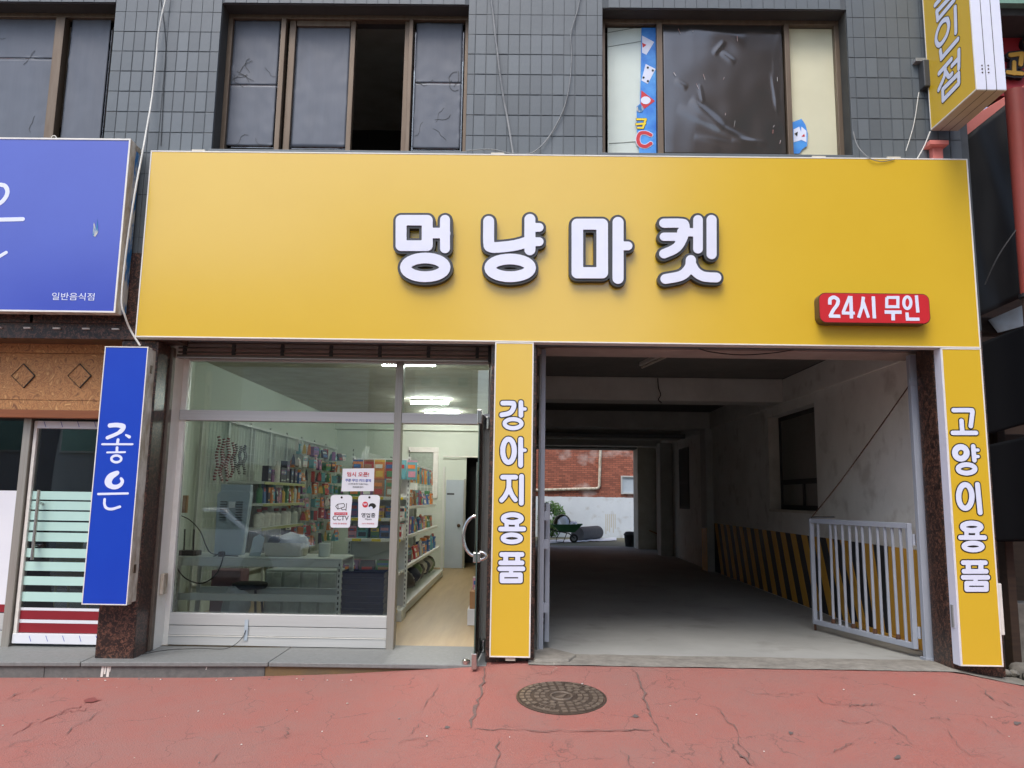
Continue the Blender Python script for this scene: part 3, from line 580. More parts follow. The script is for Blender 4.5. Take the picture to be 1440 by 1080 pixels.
def pane(x0, x1, z0, z1, Y, parent, m_='dark_glass'): MB().box(x0, x1, Y, Y+.006, z0, z1).build('pane', m_, parent)
def gap_strip(parent, pts, wd, Y, m_='paper_gap'):
    mb = MB(); n = len(pts)
    for i in range(n-1):
        a, b = pts[i], pts[i+1]; d = Vector((b[0]-a[0], 0, b[1]-a[1])).normalized(); nn = Vector((-d.z, 0, d.x))*wd/2
        A, B = Vector((a[0], Y, a[1])), Vector((b[0], Y, b[1])); mb.prism([A-nn, B-nn, B+nn, A+nn], (0, .001, 0))
    return mb.build('torn_edge', m_, parent)
# window over the shop, one sash open
w2 = window('four light window with one sash slid open'); z0, z1 = W2[2], W2[3]
frame_of(W2, w2, [(393, 400), (574, 579.5)])
def filmed(px0, px1, py_top, py_bot, Y, seam, seed, parent, matn='film'):
    a, b = wx(px0, 0), wx(px1, 0); t, bt = zz((px0+px1)/2, py_top, Y), zz((px0+px1)/2, py_bot, Y)
    pane(a-.012, b+.012, bt-.015, t+.015, Y+.012, parent)
    if seam:
        s_ = zz((px0+px1)/2, seam, Y); film('film', a, b, s_+.004, t, Y, matn, parent, seed=seed); film('film', a, b, bt, s_-.004, Y-.002, matn, parent, seed=seed+9)
        gap_strip(parent, [(a+.02, s_+.005), (a+(b-a)*.45, s_+.001), (b-.01, s_-.003)], .008, Y+.004)
    else: film('film', a, b, bt, t, Y, matn, parent, seed=seed)
    gap_strip(parent, [(a+.006, bt+.02), (a+.003, (t+bt)/2), (a+.008, t-.01)], .008, Y+.005)
    gap_strip(parent, [(a+.02, bt+.006), (b-.02, bt+.003)], .009, Y+.005)
    rnd = random.Random(seed)
    for _ in range(9):          # cracks in the film
        x = rnd.uniform(a+.03, b-.03); z = rnd.choice([rnd.uniform(bt+.03, bt+.3), (zz(500, seam, Y) if seam else bt)+rnd.uniform(-.15, .2)]); pts = [(x, z)]; an = rnd.uniform(0, 6.28)
        for k in range(5): an += rnd.uniform(-.8, .8); x = min(b-.01, max(a+.01, x+.035*math.cos(an))); z = min(t-.01, max(bt+.01, z+.035*math.sin(an))); pts.append((x, z))
        if seam: gap_strip(parent, pts, rnd.uniform(.002, .004), Y-.006, 'soffit')
filmed(324, 389, 29, 205, FY+.01, 120, 1, w2)
filmed(413, 489, 35, 207, FY+.03, None, 2, w2)
filmed(583, 649, 33, 209, FY+.01, 117, 3, w2)
for a, b in ((403, 412), (490, 497), (567, 573.5)):
    mbf = MB(); member(mbf, wx(a, 0), wx(b, 0), z0+.045, z1-.045, FY-.0, FY+.07); mbf.build('sash_stile', 'bronze_frame', w2, bevel=.004)
mbf = MB(); member(mbf, wx(413, 0), wx(489, 0), z1-.1, z1-.045, FY+.0, FY+.06); mbf.build('sash_rail', 'bronze_frame', w2, bevel=.003)
# window with the black sheet and torn posters
w3 = window('wide window with wrinkled black sheet and torn card posters'); z0, z1 = W3[2], W3[3]
frame_of(W3, w3, [(923, 931), (1103, 1110)])
def blindpane(px0, px1, t, bt, matn, parent):
    a, b = wx(px0, 0), wx(px1, 0); T, B = zz((px0+px1)/2, t, FY), zz((px0+px1)/2, bt, FY)
    MB().box(a, b, FY+.03, FY+.036, B, T).build('blind', matn, parent); pane(a, b, B, T, FY+.018, parent, 'door_glass'); return a, b, B, T
la, lb, lB, lT = blindpane(855, 922, 37, 216, 'blind_grey', w3); ra, rb, rB, rT = blindpane(1111, 1178, 38, 217, 'blind', w3)
for (xa, ya, xb, yb) in ((855, 46, 900, 38), (855, 66, 902, 58), (856, 202, 898, 199)):
    p, q = P(xa, ya, FY+.028), P(xb, yb, FY+.028); gap_strip(w3, [(p.x, p.z), (q.x, q.z)], .004, FY+.026, 'soffit')
bx0, bx1, bz0, bz1 = wx(931, 0)+.004, wx(1103, 0)-.004, zz(1010, 217, FY), zz(1010, 25, FY)
def wr(u, v):
    x = bx0+(bx1-bx0)*u; z = bz0+(bz1-bz0)*v; d = .006*noise.noise(Vector((x*1.6, z*1.2, 3)))+.0022*noise.noise(Vector((x*5, z*4, 7)))
    for (ax, az, bx_, bz_, wd, am) in ((.2, .93, .7, .83, .05, .02), (.22, .38, .5, .19, .035, .02), (.12, .33, .75, .06, .035, .02), (.25, .12, .8, .03, .025, .014), (.42, .72, .52, .82, .018, .010), (.1, .53, .2, .47, .018, .009), (.48, .74, .6, .66, .02, .01), (.55, .1, .85, .08, .02, .012), (.3, .5, .33, .36, .012, .007), (.9, .6, .94, .3, .02, .01)):
        dx, dz = bx_-ax, bz_-az; t = max(0, min(1, ((u-ax)*dx+(v-az)*dz)/(dx*dx+dz*dz))); dd = math.hypot(u-ax-dx*t, v-az-dz*t)
        d -= am*math.exp(-(dd/wd)**2)*(1-abs(2*t-1)**3)*.3
    e = min(u, 1-u); d += .01*(1 if e < .004 else 0); d += .0015*noise.noise(Vector((x*22, z*5, 9)))*(1 if u > .9 else 0)
    return (x, FY-.012+d, z)
o = MB().sheet(wr, 110, 110).build('black_sheet', 'black_film', w3, smooth=80); o.modifiers.new('thick', 'SOLIDIFY').thickness = .001
pane(bx0-.003, bx1+.003, bz0, bz1+.03, FY+.03, w3)
gap_strip(w3, [(bx0+.05, bz1+.012), (bx0+.3, bz1+.006), (bx1-.05, bz1+.01)], .02, FY+.004, 'soffit')
for i in range(13):
    r_ = random.Random(i+50); u, v = r_.uniform(.05, .97), r_.uniform(.05, .95); p = wr(u, v); an = r_.uniform(1, 2.2); ln = r_.uniform(.01, .07)
    gap_strip(w3, [(p[0], p[2]), (p[0]+ln*math.cos(an), p[2]-ln*math.sin(an))], r_.uniform(.0015, .004), p[1]-.010, 'paper_gap')
# torn poster strips
def poly_on(name, pts, Y, matn, parent, th=.001):
    q = [P(x, y, Y) for x, y in pts]; mb = MB(); tr = tessellate_polygon([[Vector((p.x, p.z, 0)) for p in q]]); n = len(q)
    mb.v = [(p.x, Y, p.z) for p in q]+[(p.x, Y+th, p.z) for p in q]
    for t in tr: mb.face(list(t)); mb.face([n+i for i in t][::-1])
    for i in range(n): mb.face([i, (i+1) % n, n+(i+1) % n, n+i])
    return mb.build(name, matn, parent)
YP = FY+.012
poly_on('poster', [(902, 39), (922, 39), (923, 216), (899, 216), (896, 185), (895, 150), (900, 146), (901, 100)], YP, 'poster_blue', w3)
poly_on('poster_card', [(903, 50), (920, 59), (909, 77), (903, 74)], YP-.002, 'print_white', w3); poly_on('poster_heart', [(903, 60), (909, 63), (904, 67)], YP-.004, 'poster_red', w3)
poly_on('poster_card', [(908, 90), (922, 97), (911, 118), (902, 113)], YP-.002, 'print_white', w3)
for cx, cy in ((911, 95), (918, 99), (905, 109), (911, 114)): poly_on('poster_pip', [(cx+1.8*math.cos(a), cy+1.8*math.sin(a)) for a in (0, 1.3, 2.5, 3.8, 5)], YP-.004, 'print_black', w3)
poly_on('poster_flag', [(902, 127), (921, 142), (906, 153), (901, 146)], YP-.002, 'poster_red', w3); poly_on('poster_dot', [(908+7*math.cos(a*.5), 141+5.5*math.sin(a*.5)) for a in range(13)], YP-.004, 'print_white', w3)
poly_on('poster_chip', [(900+5*math.cos(a*.5), 153+5*math.sin(a*.5)) for a in range(13)], YP-.004, 'blue_flake', w3)
for iso, mm, dy in ((.010, 'print_black', .003), (0, 'poster_yellow', .005)):
    st = px_strokes([([(896, 168), (908, 168), (904, 180)], 1.5), ([(895, 175), (907, 174)], 1.5), ([(897, 180), (904, 180)], 1.4)], 0, 0, 1, YP); glyph(st, iso*.4, .0015, facing(YP-dy), NF, .001).build('lettering', mm, w3)
for iso, mm, dy in ((.010, 'print_white', .003), (0, 'poster_red', .005)):
    st = px_strokes([(smooth_path([(915, 190), (908, 187), (900, 188), (897, 196), (900, 204), (908, 206), (915, 202)]), 2.6)], 0, 0, 1, YP); glyph(st, iso*.6, .002, facing(YP-dy), NF, .001).build('lettering', mm, w3)
poly_on('poster', [(1114, 172), (1127, 167), (1133, 176), (1136, 188), (1135, 205), (1128, 210), (1124, 216), (1115, 216)], YP, 'poster_blue', w3)
poly_on('poster_card', [(1116, 182), (1124, 178), (1130, 196), (1116, 200)], YP-.002, 'print_white', w3); poly_on('poster_card', [(1127, 178), (1134, 184), (1134, 200), (1126, 196)], YP-.003, 'print_white', w3)
poly_on('poster_heart', [(1127, 192), (1131, 188), (1132, 192)], YP-.005, 'poster_red', w3); poly_on('poster_pip', [(1117, 188), (1122, 185), (1121, 192)], YP-.004, 'print_black', w3)
# window over the blue sign
w1 = window('window covered with streaked film over the blue sign'); z0, z1 = W1[2], W1[3]
frame_of(W1, w1, [(74, 87)])
filmed(-60, 74, 14, 205, FY+.01, 82, 11, w1); filmed(93, 148, 24, 205, FY+.01, None, 12, w1)
a = P(0, 150, FY-.004); b = P(72, 200, FY-.004)
# ---- ground floor shell
STEP_Z = .15; FLOOR = .145; TFL = .17
PLx0, PLx1 = -3.515, -3.19; PM0, PM1 = -.268, .135; PR0, PR1 = 3.562, 4.0; TX1 = 3.7; TEND = 15.5
def bp(name, matn, *bx, bevel=0, parent=bld):
    mb = MB()
    for b in bx: mb.box(*b)
    return mb.build(name, matn, parent, bevel=bevel)
zband = zz(100, 477, WALL)
bp('pillar', 'granite', (PLx0, PLx1, WALL, .37, .1, zband-.002), bevel=.012)
bp('pillar', 'granite', (PM0, PM1, FACE+.11, .72, .1, 2.999), bevel=.012)
bp('pillar', 'granite', (PR0, PR1, WALL, .42, .1, 2.999), bevel=.012)
bp('granite_band', 'granite', (BX0, PLx1+.16, WALL-.012, .36, zband, 3.6), bevel=.004)
for i, x in enumerate((-6.3, -5.3, -4.3, -3.35)): bp('band_panel', 'granite', (x-.985 if i else -7.3, x, WALL-.03, WALL-.011, zband+.14, 3.6), bevel=.004)
for k in range(11): bp('anchor_clip', 'white_trim', (-6.2+k*.26, -6.14+k*.26, WALL-.034, WALL-.012, zband+.085, zband+.097))
bp('fascia_wall', 'grout', (PLx1+.17, PR1, WALL+.01, .4, 2.86, 2.999))
MT['jamb_white'] = mat('white jamb paint', L(238, 235, 226), .7, col2=L(222, 217, 204), nscale=3, bump=.15)
bp('left_jamb', 'jamb_white', (PLx0+.02, PLx1+.015, .43, GL+.1, .1, 2.86), bevel=.01)
bp('shutter_guide', 'shutter', (PLx1-.01, PLx1+.022, .372, .428, .14, 2.8), bevel=.003); bp('shutter_guide', 'shutter', (PM0-.012, PM0+.01, .40, .46, .14, 2.8), bevel=.003)
bp('shop_head', 'shutter_box', (PLx1+.016, PM0-.001, .56, .61, 2.765, 2.999), bevel=.003)
# passage shell
bp('passage_wall', 'passage', (TX1, TX1+.3, .62, 4.02-.75, TFL-.2, 3.2), (TX1, TX1+.3, 5.15, TEND, TFL-.2, 3.2), (TX1, TX1+.3, 3.27, 5.15, TFL-.2, 1.38), (TX1, TX1+.3, 3.27, 5.15, 2.74, 3.2))
bp('passage_jamb', 'plaster_white', (TX1-.03, TX1+.3, .50, .618, TFL-.1, 2.86), bevel=.01)
bp('dividing_wall', 'passage', (-.2, .12, .73, TEND, TFL-.2, 3.2))
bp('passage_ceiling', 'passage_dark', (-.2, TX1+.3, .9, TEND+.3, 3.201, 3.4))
bp('entrance_lintel', 'passage_lintel', (PM1+.002, TX1+.29, .5, .9, 2.862, 3.4), bevel=.006)
bp('wall_beam', 'passage', (TX1-.035, TX1-.002, .905, TEND-.05, 2.86, 3.195), bevel=.006)
for yb, wd, m_ in ((4.3, .45, 'beam'), (8.6, .45, 'beam'), (11.4, .4, 'beam'), (14.0, .4, 'beam')): bp('ceiling_beam', m_, (.122, TX1-.037, yb, yb+wd, 2.87, 3.198), bevel=.01)
bp('pilaster', 'beam', (TX1-.14, TX1-.002, 8.55, 9.0, TFL-.05, 2.868), bevel=.01)
bp('pilaster', 'beam', (TX1-.30, TX1-.002, 12.6, 13.05, TFL-.05, 2.868), bevel=.01)
bp('end_pier', 'plaster_white', (3.2, TX1-.002, 14.9, TEND+.25, TFL-.2, 3.198), bevel=.01)
bp('end_lintel', 'passage_dark', (.122, 3.198, 15.0, TEND+.25, 2.86, 3.199), bevel=.008)
o = MB().tube([(.13, 10.9, 2.93), (1.6, 10.9, 2.9), (TX1-.04, 10.9, 2.9)], .05, 10).build('ceiling_pipe', 'wire_grey', bld, smooth=60)
struct(MB().add([(.0, .35, TFL-.012), (TX1+.2, .35, TFL-.012), (TX1+.2, 15.9, TFL), (.0, 15.9, TFL)], [(0, 1, 2, 3)]).build('passage_floor', 'concrete_floor'))
# rough concrete threshold of the passage
def thr(u, v):
    x = PM1-.05+(PR1+.25-PM1)*u; y = -.03+.42*v; return (x, y, gz(x, -.0)+.004+.006*v+.005*noise.noise(Vector((x*6, y*6, 0)))+(.006 if v > .1 else 0)*(1-v))
struct(MB().sheet(thr, 60, 10).build('threshold', 'concrete_rough', smooth=60))
MB().prism([(.13, .02, .15), (.42, .05, .15), (.5, .3, .15), (.3, .55, .15), (.12, .6, .15)], (0, 0, .045)).build('mortar_patch', 'concrete_rough', bld, bevel=.02)
# windows in the passage wall
for y0, y1, za, zb in ((3.27, 5.15, 1.38, 2.74),):
    pw = window('passage side window with dark lower light'); X0 = TX1+.16
    bp('reveal', 'plaster_white', (TX1+.001, TX1+.25, y1-.006, y1+.0, za, zb), parent=pw); bp('sill', 'plaster_white', (TX1-.02, TX1+.2, y0, y1, za-.03, za+.004), bevel=.004, parent=pw)
    for b in ((X0, X0+.05, y0, y1, za, za+.07), (X0, X0+.05, y0, y1, zb-.06, zb), (X0, X0+.05, y0, y0+.06, za, zb), (X0, X0+.05, y1-.06, y1, za, zb), (X0, X0+.05, y0, y1, za+.36, za+.43), (X0, X0+.05, (y0+y1)/2-.03, (y0+y1)/2+.03, za, za+.36)): bp('frame_bar', 'soffit', b, bevel=.004, parent=pw)
    bp('pane', cmat(116, 114, 104), (X0+.02, X0+.028, y0+.05, y1-.05, za+.05, zb-.05), parent=pw)
pw2 = window('far passage side window'); bp('frame_bar', 'soffit', (TX1-.02, TX1+.0, 10.7, 11.7, 1.3, 1.36), (TX1-.02, TX1, 10.7, 11.7, 2.6, 2.66), (TX1-.02, TX1, 10.7, 10.76, 1.36, 2.6), (TX1-.02, TX1, 11.64, 11.7, 1.36, 2.6), (TX1-.02, TX1, 10.7, 11.7, 1.85, 1.9), parent=pw2); bp('pane', 'dark_room', (TX1-.012, TX1-.004, 10.76, 11.64, 1.36, 2.6), parent=pw2)
# hazard stripes painted on the wall, a thin coat per stripe
hz = thing('hazard_dado', 'black and yellow diagonal hazard stripes painted low along the passage wall', 'wall stripes', (TX1, 4, TFL))
HZ0, HZ1, HT = TX1-.004, TX1-.012, 1.07
bp('black_band', 'hazard_black', (TX1-.004, TX1, .62, 8.54, TFL, HT), parent=hz)
def hstripe(yb, wd, lean):
    pts = []
    for y, z in ((yb, TFL), (yb+wd, TFL), (yb+wd+lean, HT), (yb+lean, HT)): pts.append((HZ0, max(.63, min(8.53, y)), z+.001))
    if pts[0][1] < pts[1][1] or pts[2][1] > pts[3][1]: MB().prism([Vector(p) for p in pts], (-.004, 0, 0)).build('stripe', 'hazard_yellow', hz)
for k in range(15): hstripe(2.0+k*.42, .2, .42)
hstripe(.80, .68, -.05); hstripe(1.58, .24, .2)
MB().prism([(TX1-.145, 8.545, TFL), (TX1-.145, 8.99, TFL), (TX1-.145, 8.99, .95), (TX1-.145, 8.545, .98)], (.004, 0, 0)).build('stripe', 'hazard_yellow', hz)
# ---- shop shell
SX0, SYB, SCE = -3.62, 8.7, 2.98
bp('shop_wall', 'shop_wall', (SX0-.1, SX0, GL+.11, SYB, FLOOR-.1, SCE)); bp('shop_wall', 'shop_wall', (-.26, -.203, .74, SYB, FLOOR-.1, SCE))
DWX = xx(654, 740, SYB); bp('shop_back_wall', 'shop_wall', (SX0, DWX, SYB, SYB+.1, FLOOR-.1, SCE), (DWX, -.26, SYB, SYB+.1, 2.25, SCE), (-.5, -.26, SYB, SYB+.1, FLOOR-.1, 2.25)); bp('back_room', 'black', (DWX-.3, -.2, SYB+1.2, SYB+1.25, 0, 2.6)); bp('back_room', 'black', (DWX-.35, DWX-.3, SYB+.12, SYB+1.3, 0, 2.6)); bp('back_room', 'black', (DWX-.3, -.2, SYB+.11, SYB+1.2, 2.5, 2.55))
bp('shop_ceiling', 'plaster_white', (SX0-.1, -.203, GL-.1, SYB+.1, SCE, SCE+.1)); bp('ceiling_edge', 'shop_wall', (SX0, -.27, SYB-.16, SYB-.001, SCE-.22, SCE-.001))
bp('side_pier', 'shop_wall', (SX0, SX0+.22, GL+.3, 1.5, FLOOR, SCE-.002), bevel=.01)
struct(MB().add([(SX0-.1, GL-.05, FLOOR), (-.2, GL-.05, FLOOR), (-.2, SYB+1.3, FLOOR), (SX0-.1, SYB+1.3, FLOOR)], [(0, 1, 2, 3)]).build('shop_floor', 'vinyl'))
# ---- stone step
st = thing('stone_step', 'low grey stone step running under the shopfront', 'step', (-2.2, .2, .05))
jx = [-9.0, -6.6, -4.9, -3.55, -2.02, -.25]
for i in range(len(jx)-1):
    a, b = jx[i], jx[i+1]; za = lambda x: float(np.interp(x, [-6, -4.2, -2.5, -.3], [.09, .105, .143, .152]))
    MB().add([(a+.003, -.02, za(a)-.035), (b-.003, -.02, za(b)-.035), (b-.003, .8, .10), (a+.003, .8, .10), (a+.003, -.02, za(a)), (b-.003, -.02, za(b)), (b-.003, .8, .147), (a+.003, .8, .147)], [(0, 3, 2, 1), (4, 5, 6, 7), (0, 1, 5, 4), (1, 2, 6, 5), (2, 3, 7, 6), (3, 0, 4, 7)]).build('tread', 'stone', st, bevel=.006)
for a, b, m_ in ((-9, -6, 'riser'), (-6, -3.85, 'riser'), (-3.85, -2.05, 'riser'), (-2.05, -.7, 'riser_rust'), (-.7, -.25, 'riser')): MB().prism([(a+.002, 0, -.1), (b-.002, 0, -.1), (b-.002, 0, float(np.interp(b, [-6, -4.2, -2.5, -.3], [.054, .069, .107, .116]))), (a+.002, 0, float(np.interp(a, [-6, -4.2, -2.5, -.3], [.054, .069, .107, .116])))], (0, .08, 0)).build('riser', m_, st, bevel=.004)
for k, (xa, w_, ya, yb) in enumerate(((143, 2.2, 937, 952), (147.5, 1.4, 936.5, 948), (151, 2.6, 936.5, 952), (154.5, 1.2, 936.5, 945), (290, 1.0, 938, 942))):
    p, q = P(xa, ya, -.003), P(xa+w_, yb, -.003); MB().prism([(p.x, -.003, p.z), (q.x, -.003, p.z), (q.x-.006, -.003, q.z), (p.x-.004, -.003, q.z)], (0, .004, 0)).build('paint_drip', 'white_trim', st)
# ================================================================== SHOPFRONT
sf = thing('shopfront', 'aluminium framed shop window beside the open glass door', 'shopfront', (-1.7, GL, STEP_Z))
GX0, GX1 = -3.172, PM0-.005; MU0, MU1 = xx(549.5, 760, GL), xx(560, 760, GL); ZS = zz(400, 863, GL); ZT0, ZT1 = zz(400, 593.5, GL), zz(400, 579, GL); ZH = 2.765
def fr(name, m_, x0, x1, z0, z1, y0=GL-.05, y1=GL+.05, bev=.004): return bp(name, m_, (x0, x1, y0, y1, z0, z1), bevel=bev, parent=sf)
fr('transom', 'alu', GX0, MU0-.001, ZT0, ZT1, GL-.06); fr('transom', 'alu', MU1+.001, GX1, ZT0, ZT1, GL-.06)
fr('mullion', 'alu_v', MU0, MU1, .14, ZH, GL-.065, GL+.06); fr('jamb_post', 'white_trim', GX0-.01, GX0+.045, .14, ZH, GL-.04); fr('jamb_post', 'alu_v', GX1-.035, GX1+.005, .14, ZH, GL-.04)
fr('head_rail', 'alu', GX0+.046, MU0-.001, ZH-.04, ZH); fr('head_rail', 'alu', MU1+.001, GX1-.036, ZH-.04, ZH)
zk = [.148, zz(400, 894.5, GL), zz(400, 880.5, GL), ZS]
for i in range(3): fr('kick_panel', 'alu', GX0+.046, MU0-.002, zk[i]+.003, zk[i+1]-.002, GL-.05+.006*(i % 2), GL+.03)
bp('kick_trim', 'white_trim', (GX0+.046, MU0-.002, GL-.056, GL-.05, zk[1]-.004, zk[1]+.003), parent=sf)
for x0, x1, z0, z1 in ((GX0+.046, MU0, ZS+.002, ZT0), (GX0+.046, MU0, ZT1, ZH-.04), (MU1, GX1-.036, ZT1, ZH-.04)): bp('pane', 'shop_glass', (x0, x1, GL, GL+.008, z0, z1), parent=sf)
tp = P(346, 886, GL-.058); bp('tape', 'kiosk', (tp.x-.016, tp.x+.016, GL-.06, GL-.0575, tp.z-.09, tp.z+.09), parent=sf)
# mailbox like white fitting on the jamb
tag(MB().box(PLx1+.016, PLx1+.05, .47, .56, .6, .78).build('doorbell_box', 'old_cream', bevel=.008), 'small cream box fixed on the white jamb beside shop window', 'fitting')
cable = lambda name, pts, r, m_, label, cat='cable', n=6: tag(MB().tube(smooth_path([tuple(p) for p in pts], 6), r, n).build(name, m_, smooth=60), label, cat)
cable('loose_wire', [P(346, 886, GL-.064), P(338, 900, GL-.08), P(318, 912, .5), PZ(280, 912, .157), PZ(236, 914, .157), PZ(200, 920, .157)], .003, 'wire_black', 'thin black wire trailing from tape on the aluminium kick panel')
# glass door, swung out
gd = thing('glass_door', 'frameless glass door swung open towards the street', 'door', (-.30, GL, STEP_Z))
h0 = Vector((-.300, GL-.01, 0)); dv = Vector((-.345, -.13, 0))-h0; dlen = dv.length; du = dv.normalized(); dn = Vector((-du.y, du.x, 0)); DZ0, DZ1 = .175, 2.2
def dbox(name, m_, a, b, t, z0, z1, bev=0): 
    p = h0+du*a; q = h0+du*b; return MB().prism([p-dn*t+Vector((0, 0, z0)), q-dn*t+Vector((0, 0, z0)), q+dn*t+Vector((0, 0, z0)), p+dn*t+Vector((0, 0, z0))], (0, 0, z1-z0)).build(name, m_, gd, bevel=bev)
dbox('pane', 'door_glass', 0, dlen, .005, DZ0, DZ1); dbox('edge_strip', cmat(58, 78, 70), dlen, dlen+.004, .005, DZ0, DZ1)
dbox('patch_fitting', 'steel', 0, .16, .016, DZ0-.02, DZ0+.08, .003); dbox('patch_fitting', 'steel', 0, .16, .016, DZ1-.09, DZ1+.02, .003); dbox('patch_fitting', 'steel', dlen-.10, dlen+.012, .018, DZ1-.10, DZ1+.015, .003); dbox('patch_fitting', 'steel', dlen-.09, dlen+.02, .02, DZ0-.03, DZ0+.09, .003)
dbox('edge_reflector', 'wire_grey', 0, .012, .008, DZ0+.08, DZ1-.09)
hc = h0+du*(dlen-.07); hz_ = 1.18
hp = [hc+dn*(-.02-.10*math.sin(t))+Vector((0, 0, hz_+.16*math.cos(t))) for t in [math.pi*k/12 for k in range(13)]]
MB().tube(hp, .014, 10).build('handle', 'steel', gd, smooth=60)
hp = [hc+dn*(.02+.05*math.sin(t))+Vector((0, 0, hz_-.16+.03*math.cos(t))) for t in [math.pi*k/8 for k in range(9)]]
MB().tube(hp, .014, 8).build('handle', 'steel', gd, smooth=60)
dbox('lock', 'steel', dlen-.1, dlen-.01, .03, hz_-.21, hz_-.13, .006)
MB().lathe([(.012, -.01), (.035, -.01), (.035, .03), (.02, .04)], (-.42, .02, .15), 14).build('floor_stop', 'steel', gd, smooth=40)
# rolled grille shutter above the shop window
rs = thing('roller_shutter', 'rolled up rod grille shutter above the shop window', 'shutter', (-1.7, .46, 2.8))
SY = .455; zr = [zz(400, 503.5, SY), zz(400, 497, SY), zz(400, 491, SY), zz(400, 484.5, SY)]
bp('bottom_rail', 'shutter', (PLx1+.03, PM0-.015, SY-.03, SY+.03, zr[0]-.014, zr[0]+.018), bevel=.004, parent=rs)
bp('rail_lip', 'alu', (PLx1+.03, PM0-.015, SY-.036, SY-.03, zr[0]-.016, zr[0]-.006), parent=rs)
for z in zr[1:]: MB().tube([(PLx1+.03, SY, z), (PM0-.015, SY, z)], .009, 8).build('rod', 'shutter', rs, smooth=60)
for k in range(7):
    x = xx(260+k*68.5, 495, SY)
    for a, b in ((0, 1), (1, 2), (2, 3)): MB().prism([(x-.018, SY-.014, zr[a]), (x+.014, SY-.014, zr[a]+.002), (x+.018, SY-.014, zr[b]), (x-.010, SY-.014, zr[b])], (0, .028, 0)).build('link', 'soffit', rs)
bp('end_plate', 'black', (PM0-.04, PM0-.012, SY-.04, SY+.04, zr[0]-.02, zr[3]+.03), parent=rs)
# ================================================================== SIGNS
XL, XR, ZT, ZBm = -3.3434, 3.910, 4.5183, 2.8177
def sign_box(t, x0, x1, z0, z1, y0, y1, face, side='white_trim', tr=.011, proud=.004):
    bp('body', side, (x0, x1, y0+.002, y1, z0, z1), bevel=.003, parent=t)
    bp('face', face, (x0+tr*.6, x1-tr*.6, y0-.001, y0+.0015, z0+tr*.6, z1-tr*.6), parent=t)
    for b in ((x0, x1, z0, z0+tr), (x0, x1, z1-tr, z1), (x0, x0+tr, z0+tr, z1-tr), (x1-tr, x1, z0+tr, z1-tr)): bp('edge_trim', 'white_trim', (b[0], b[1], y0-proud, y0+.0018, b[2], b[3]), bevel=.0015, parent=t)
ms = thing('fascia_sign', 'long yellow fascia sign with raised white Hangul letters', 'sign', ((XL+XR)/2, .05, ZBm))
sign_box(ms, XL, XR, ZBm, ZT, 0, .112, 'yellow')
LY = -.075
ms_gl = [
 [(rect(69, 114, 175, 217), 21), ([(247, 112), (247, 228)], 19), ([(175, 166), (247, 166)], 21), (ell(167, 305, 80, 38), 21)],
 [(smooth_path([(424, 118), (424, 205), (432, 222), (460, 224), (530, 216), (585, 200)]), 21), ([(591, 110), (591, 234)], 21), ([(591, 143), (628, 143)], 17), ([(591, 201), (628, 201)], 17), (ell(511, 307, 82, 36), 21)],
 [(rect(783, 130, 884, 327), 22), ([(948, 122), (948, 350)], 21), ([(948, 218), (988, 218)], 17)],
 [(smooth_path([(1134, 126), (1200, 126), (1218, 135), (1212, 180), (1185, 225), (1134, 250)]), 18), ([(1134, 181), (1205, 181)], 16), ([(1272, 112), (1272, 230)], 18), ([(1205, 160), (1272, 165)], 16), ([(1327, 112), (1327, 252)], 19), (smooth_path([(1243, 275), (1238, 305), (1205, 338), (1140, 352)]), 19), (smooth_path([(1243, 290), (1262, 322), (1295, 342), (1346, 346)]), 19)]]
kY = (0-CAM.y)/F*1.02/2.88
for g in ms_gl:
    s_ = px_strokes(g, 540, 270, 2.88, LY)
    o1 = glyph(s_, 12.5*kY, .006, facing(LY+.012), NF, .063).build('letter', 'letter_dark', ms, smooth=35); 
    glyph(s_, 1.6*kY, .006, facing(LY), NF, .014).build('letter_face', 'letter_white', o1, smooth=35)
for px in (281, 700, 1150, 1255): c = P(px, 212+px*.013-6, .06); bp('bracket', 'plaster_white', (c.x-.06, c.x+.06, .03, .09, ZT-.01, ZT+.03), bevel=.004, parent=ms)
# red box sign
rsg = thing('lightbox_sign', 'small red rounded lightbox on the yellow fascia reading open round the clock', 'sign', (2.9, 0, 3.1))
def rrect(x0, x1, z0, z1, r, y, n=6):
    o = []
    for cx, cz, a0 in ((x1-r, z1-r, 0), (x0+r, z1-r, 90), (x0+r, z0+r, 180), (x1-r, z0+r, 270)):
        for k in range(n+1): a = math.radians(a0+90*k/n); o.append((cx+r*math.cos(a), y, cz+r*math.sin(a)))
    return o
RY = -.10; a, b = P(1150.5, 409, RY), P(1309, 456, RY)
MB().prism(rrect(a.x, b.x, b.z, a.z-.015, .06, RY), (0, .101, 0)).build('body', 'bronze', rsg, smooth=40)
MB().prism(rrect(a.x+.006, b.x-.006, b.z+.006, a.z-.021, .055, RY-.004), (0, .005, 0)).build('face', 'red', rsg, smooth=40)
rgl = [[(smooth_path([(216, 214), (222, 165), (262, 146), (304, 172), (300, 225), (255, 290), (222, 352)]), 19, 'sq'), ([(208, 354), (334, 358)], 19, 'sq')], [([(440, 132), (366, 312)], 17, 'sq'), ([(352, 322), (498, 322)], 17, 'sq'), ([(452, 130), (460, 382)], 19, 'sq')],
       [([(594, 138), (580, 250), (540, 374)], 18, 'sq'), ([(590, 190), (652, 374)], 17, 'sq'), ([(705, 133), (718, 382)], 19, 'sq')],
       [(rect(857, 146, 982, 250), 17, 'sq'), ([(833, 310), (1024, 312)], 20, 'sq'), ([(928, 312), (930, 404)], 20, 'sq')], [(ell(1088, 205, 40, 66), 17), ([(1190, 122), (1207, 316)], 18, 'sq'), ([(1084, 315), (1090, 390), (1226, 391)], 18, 'sq')]]
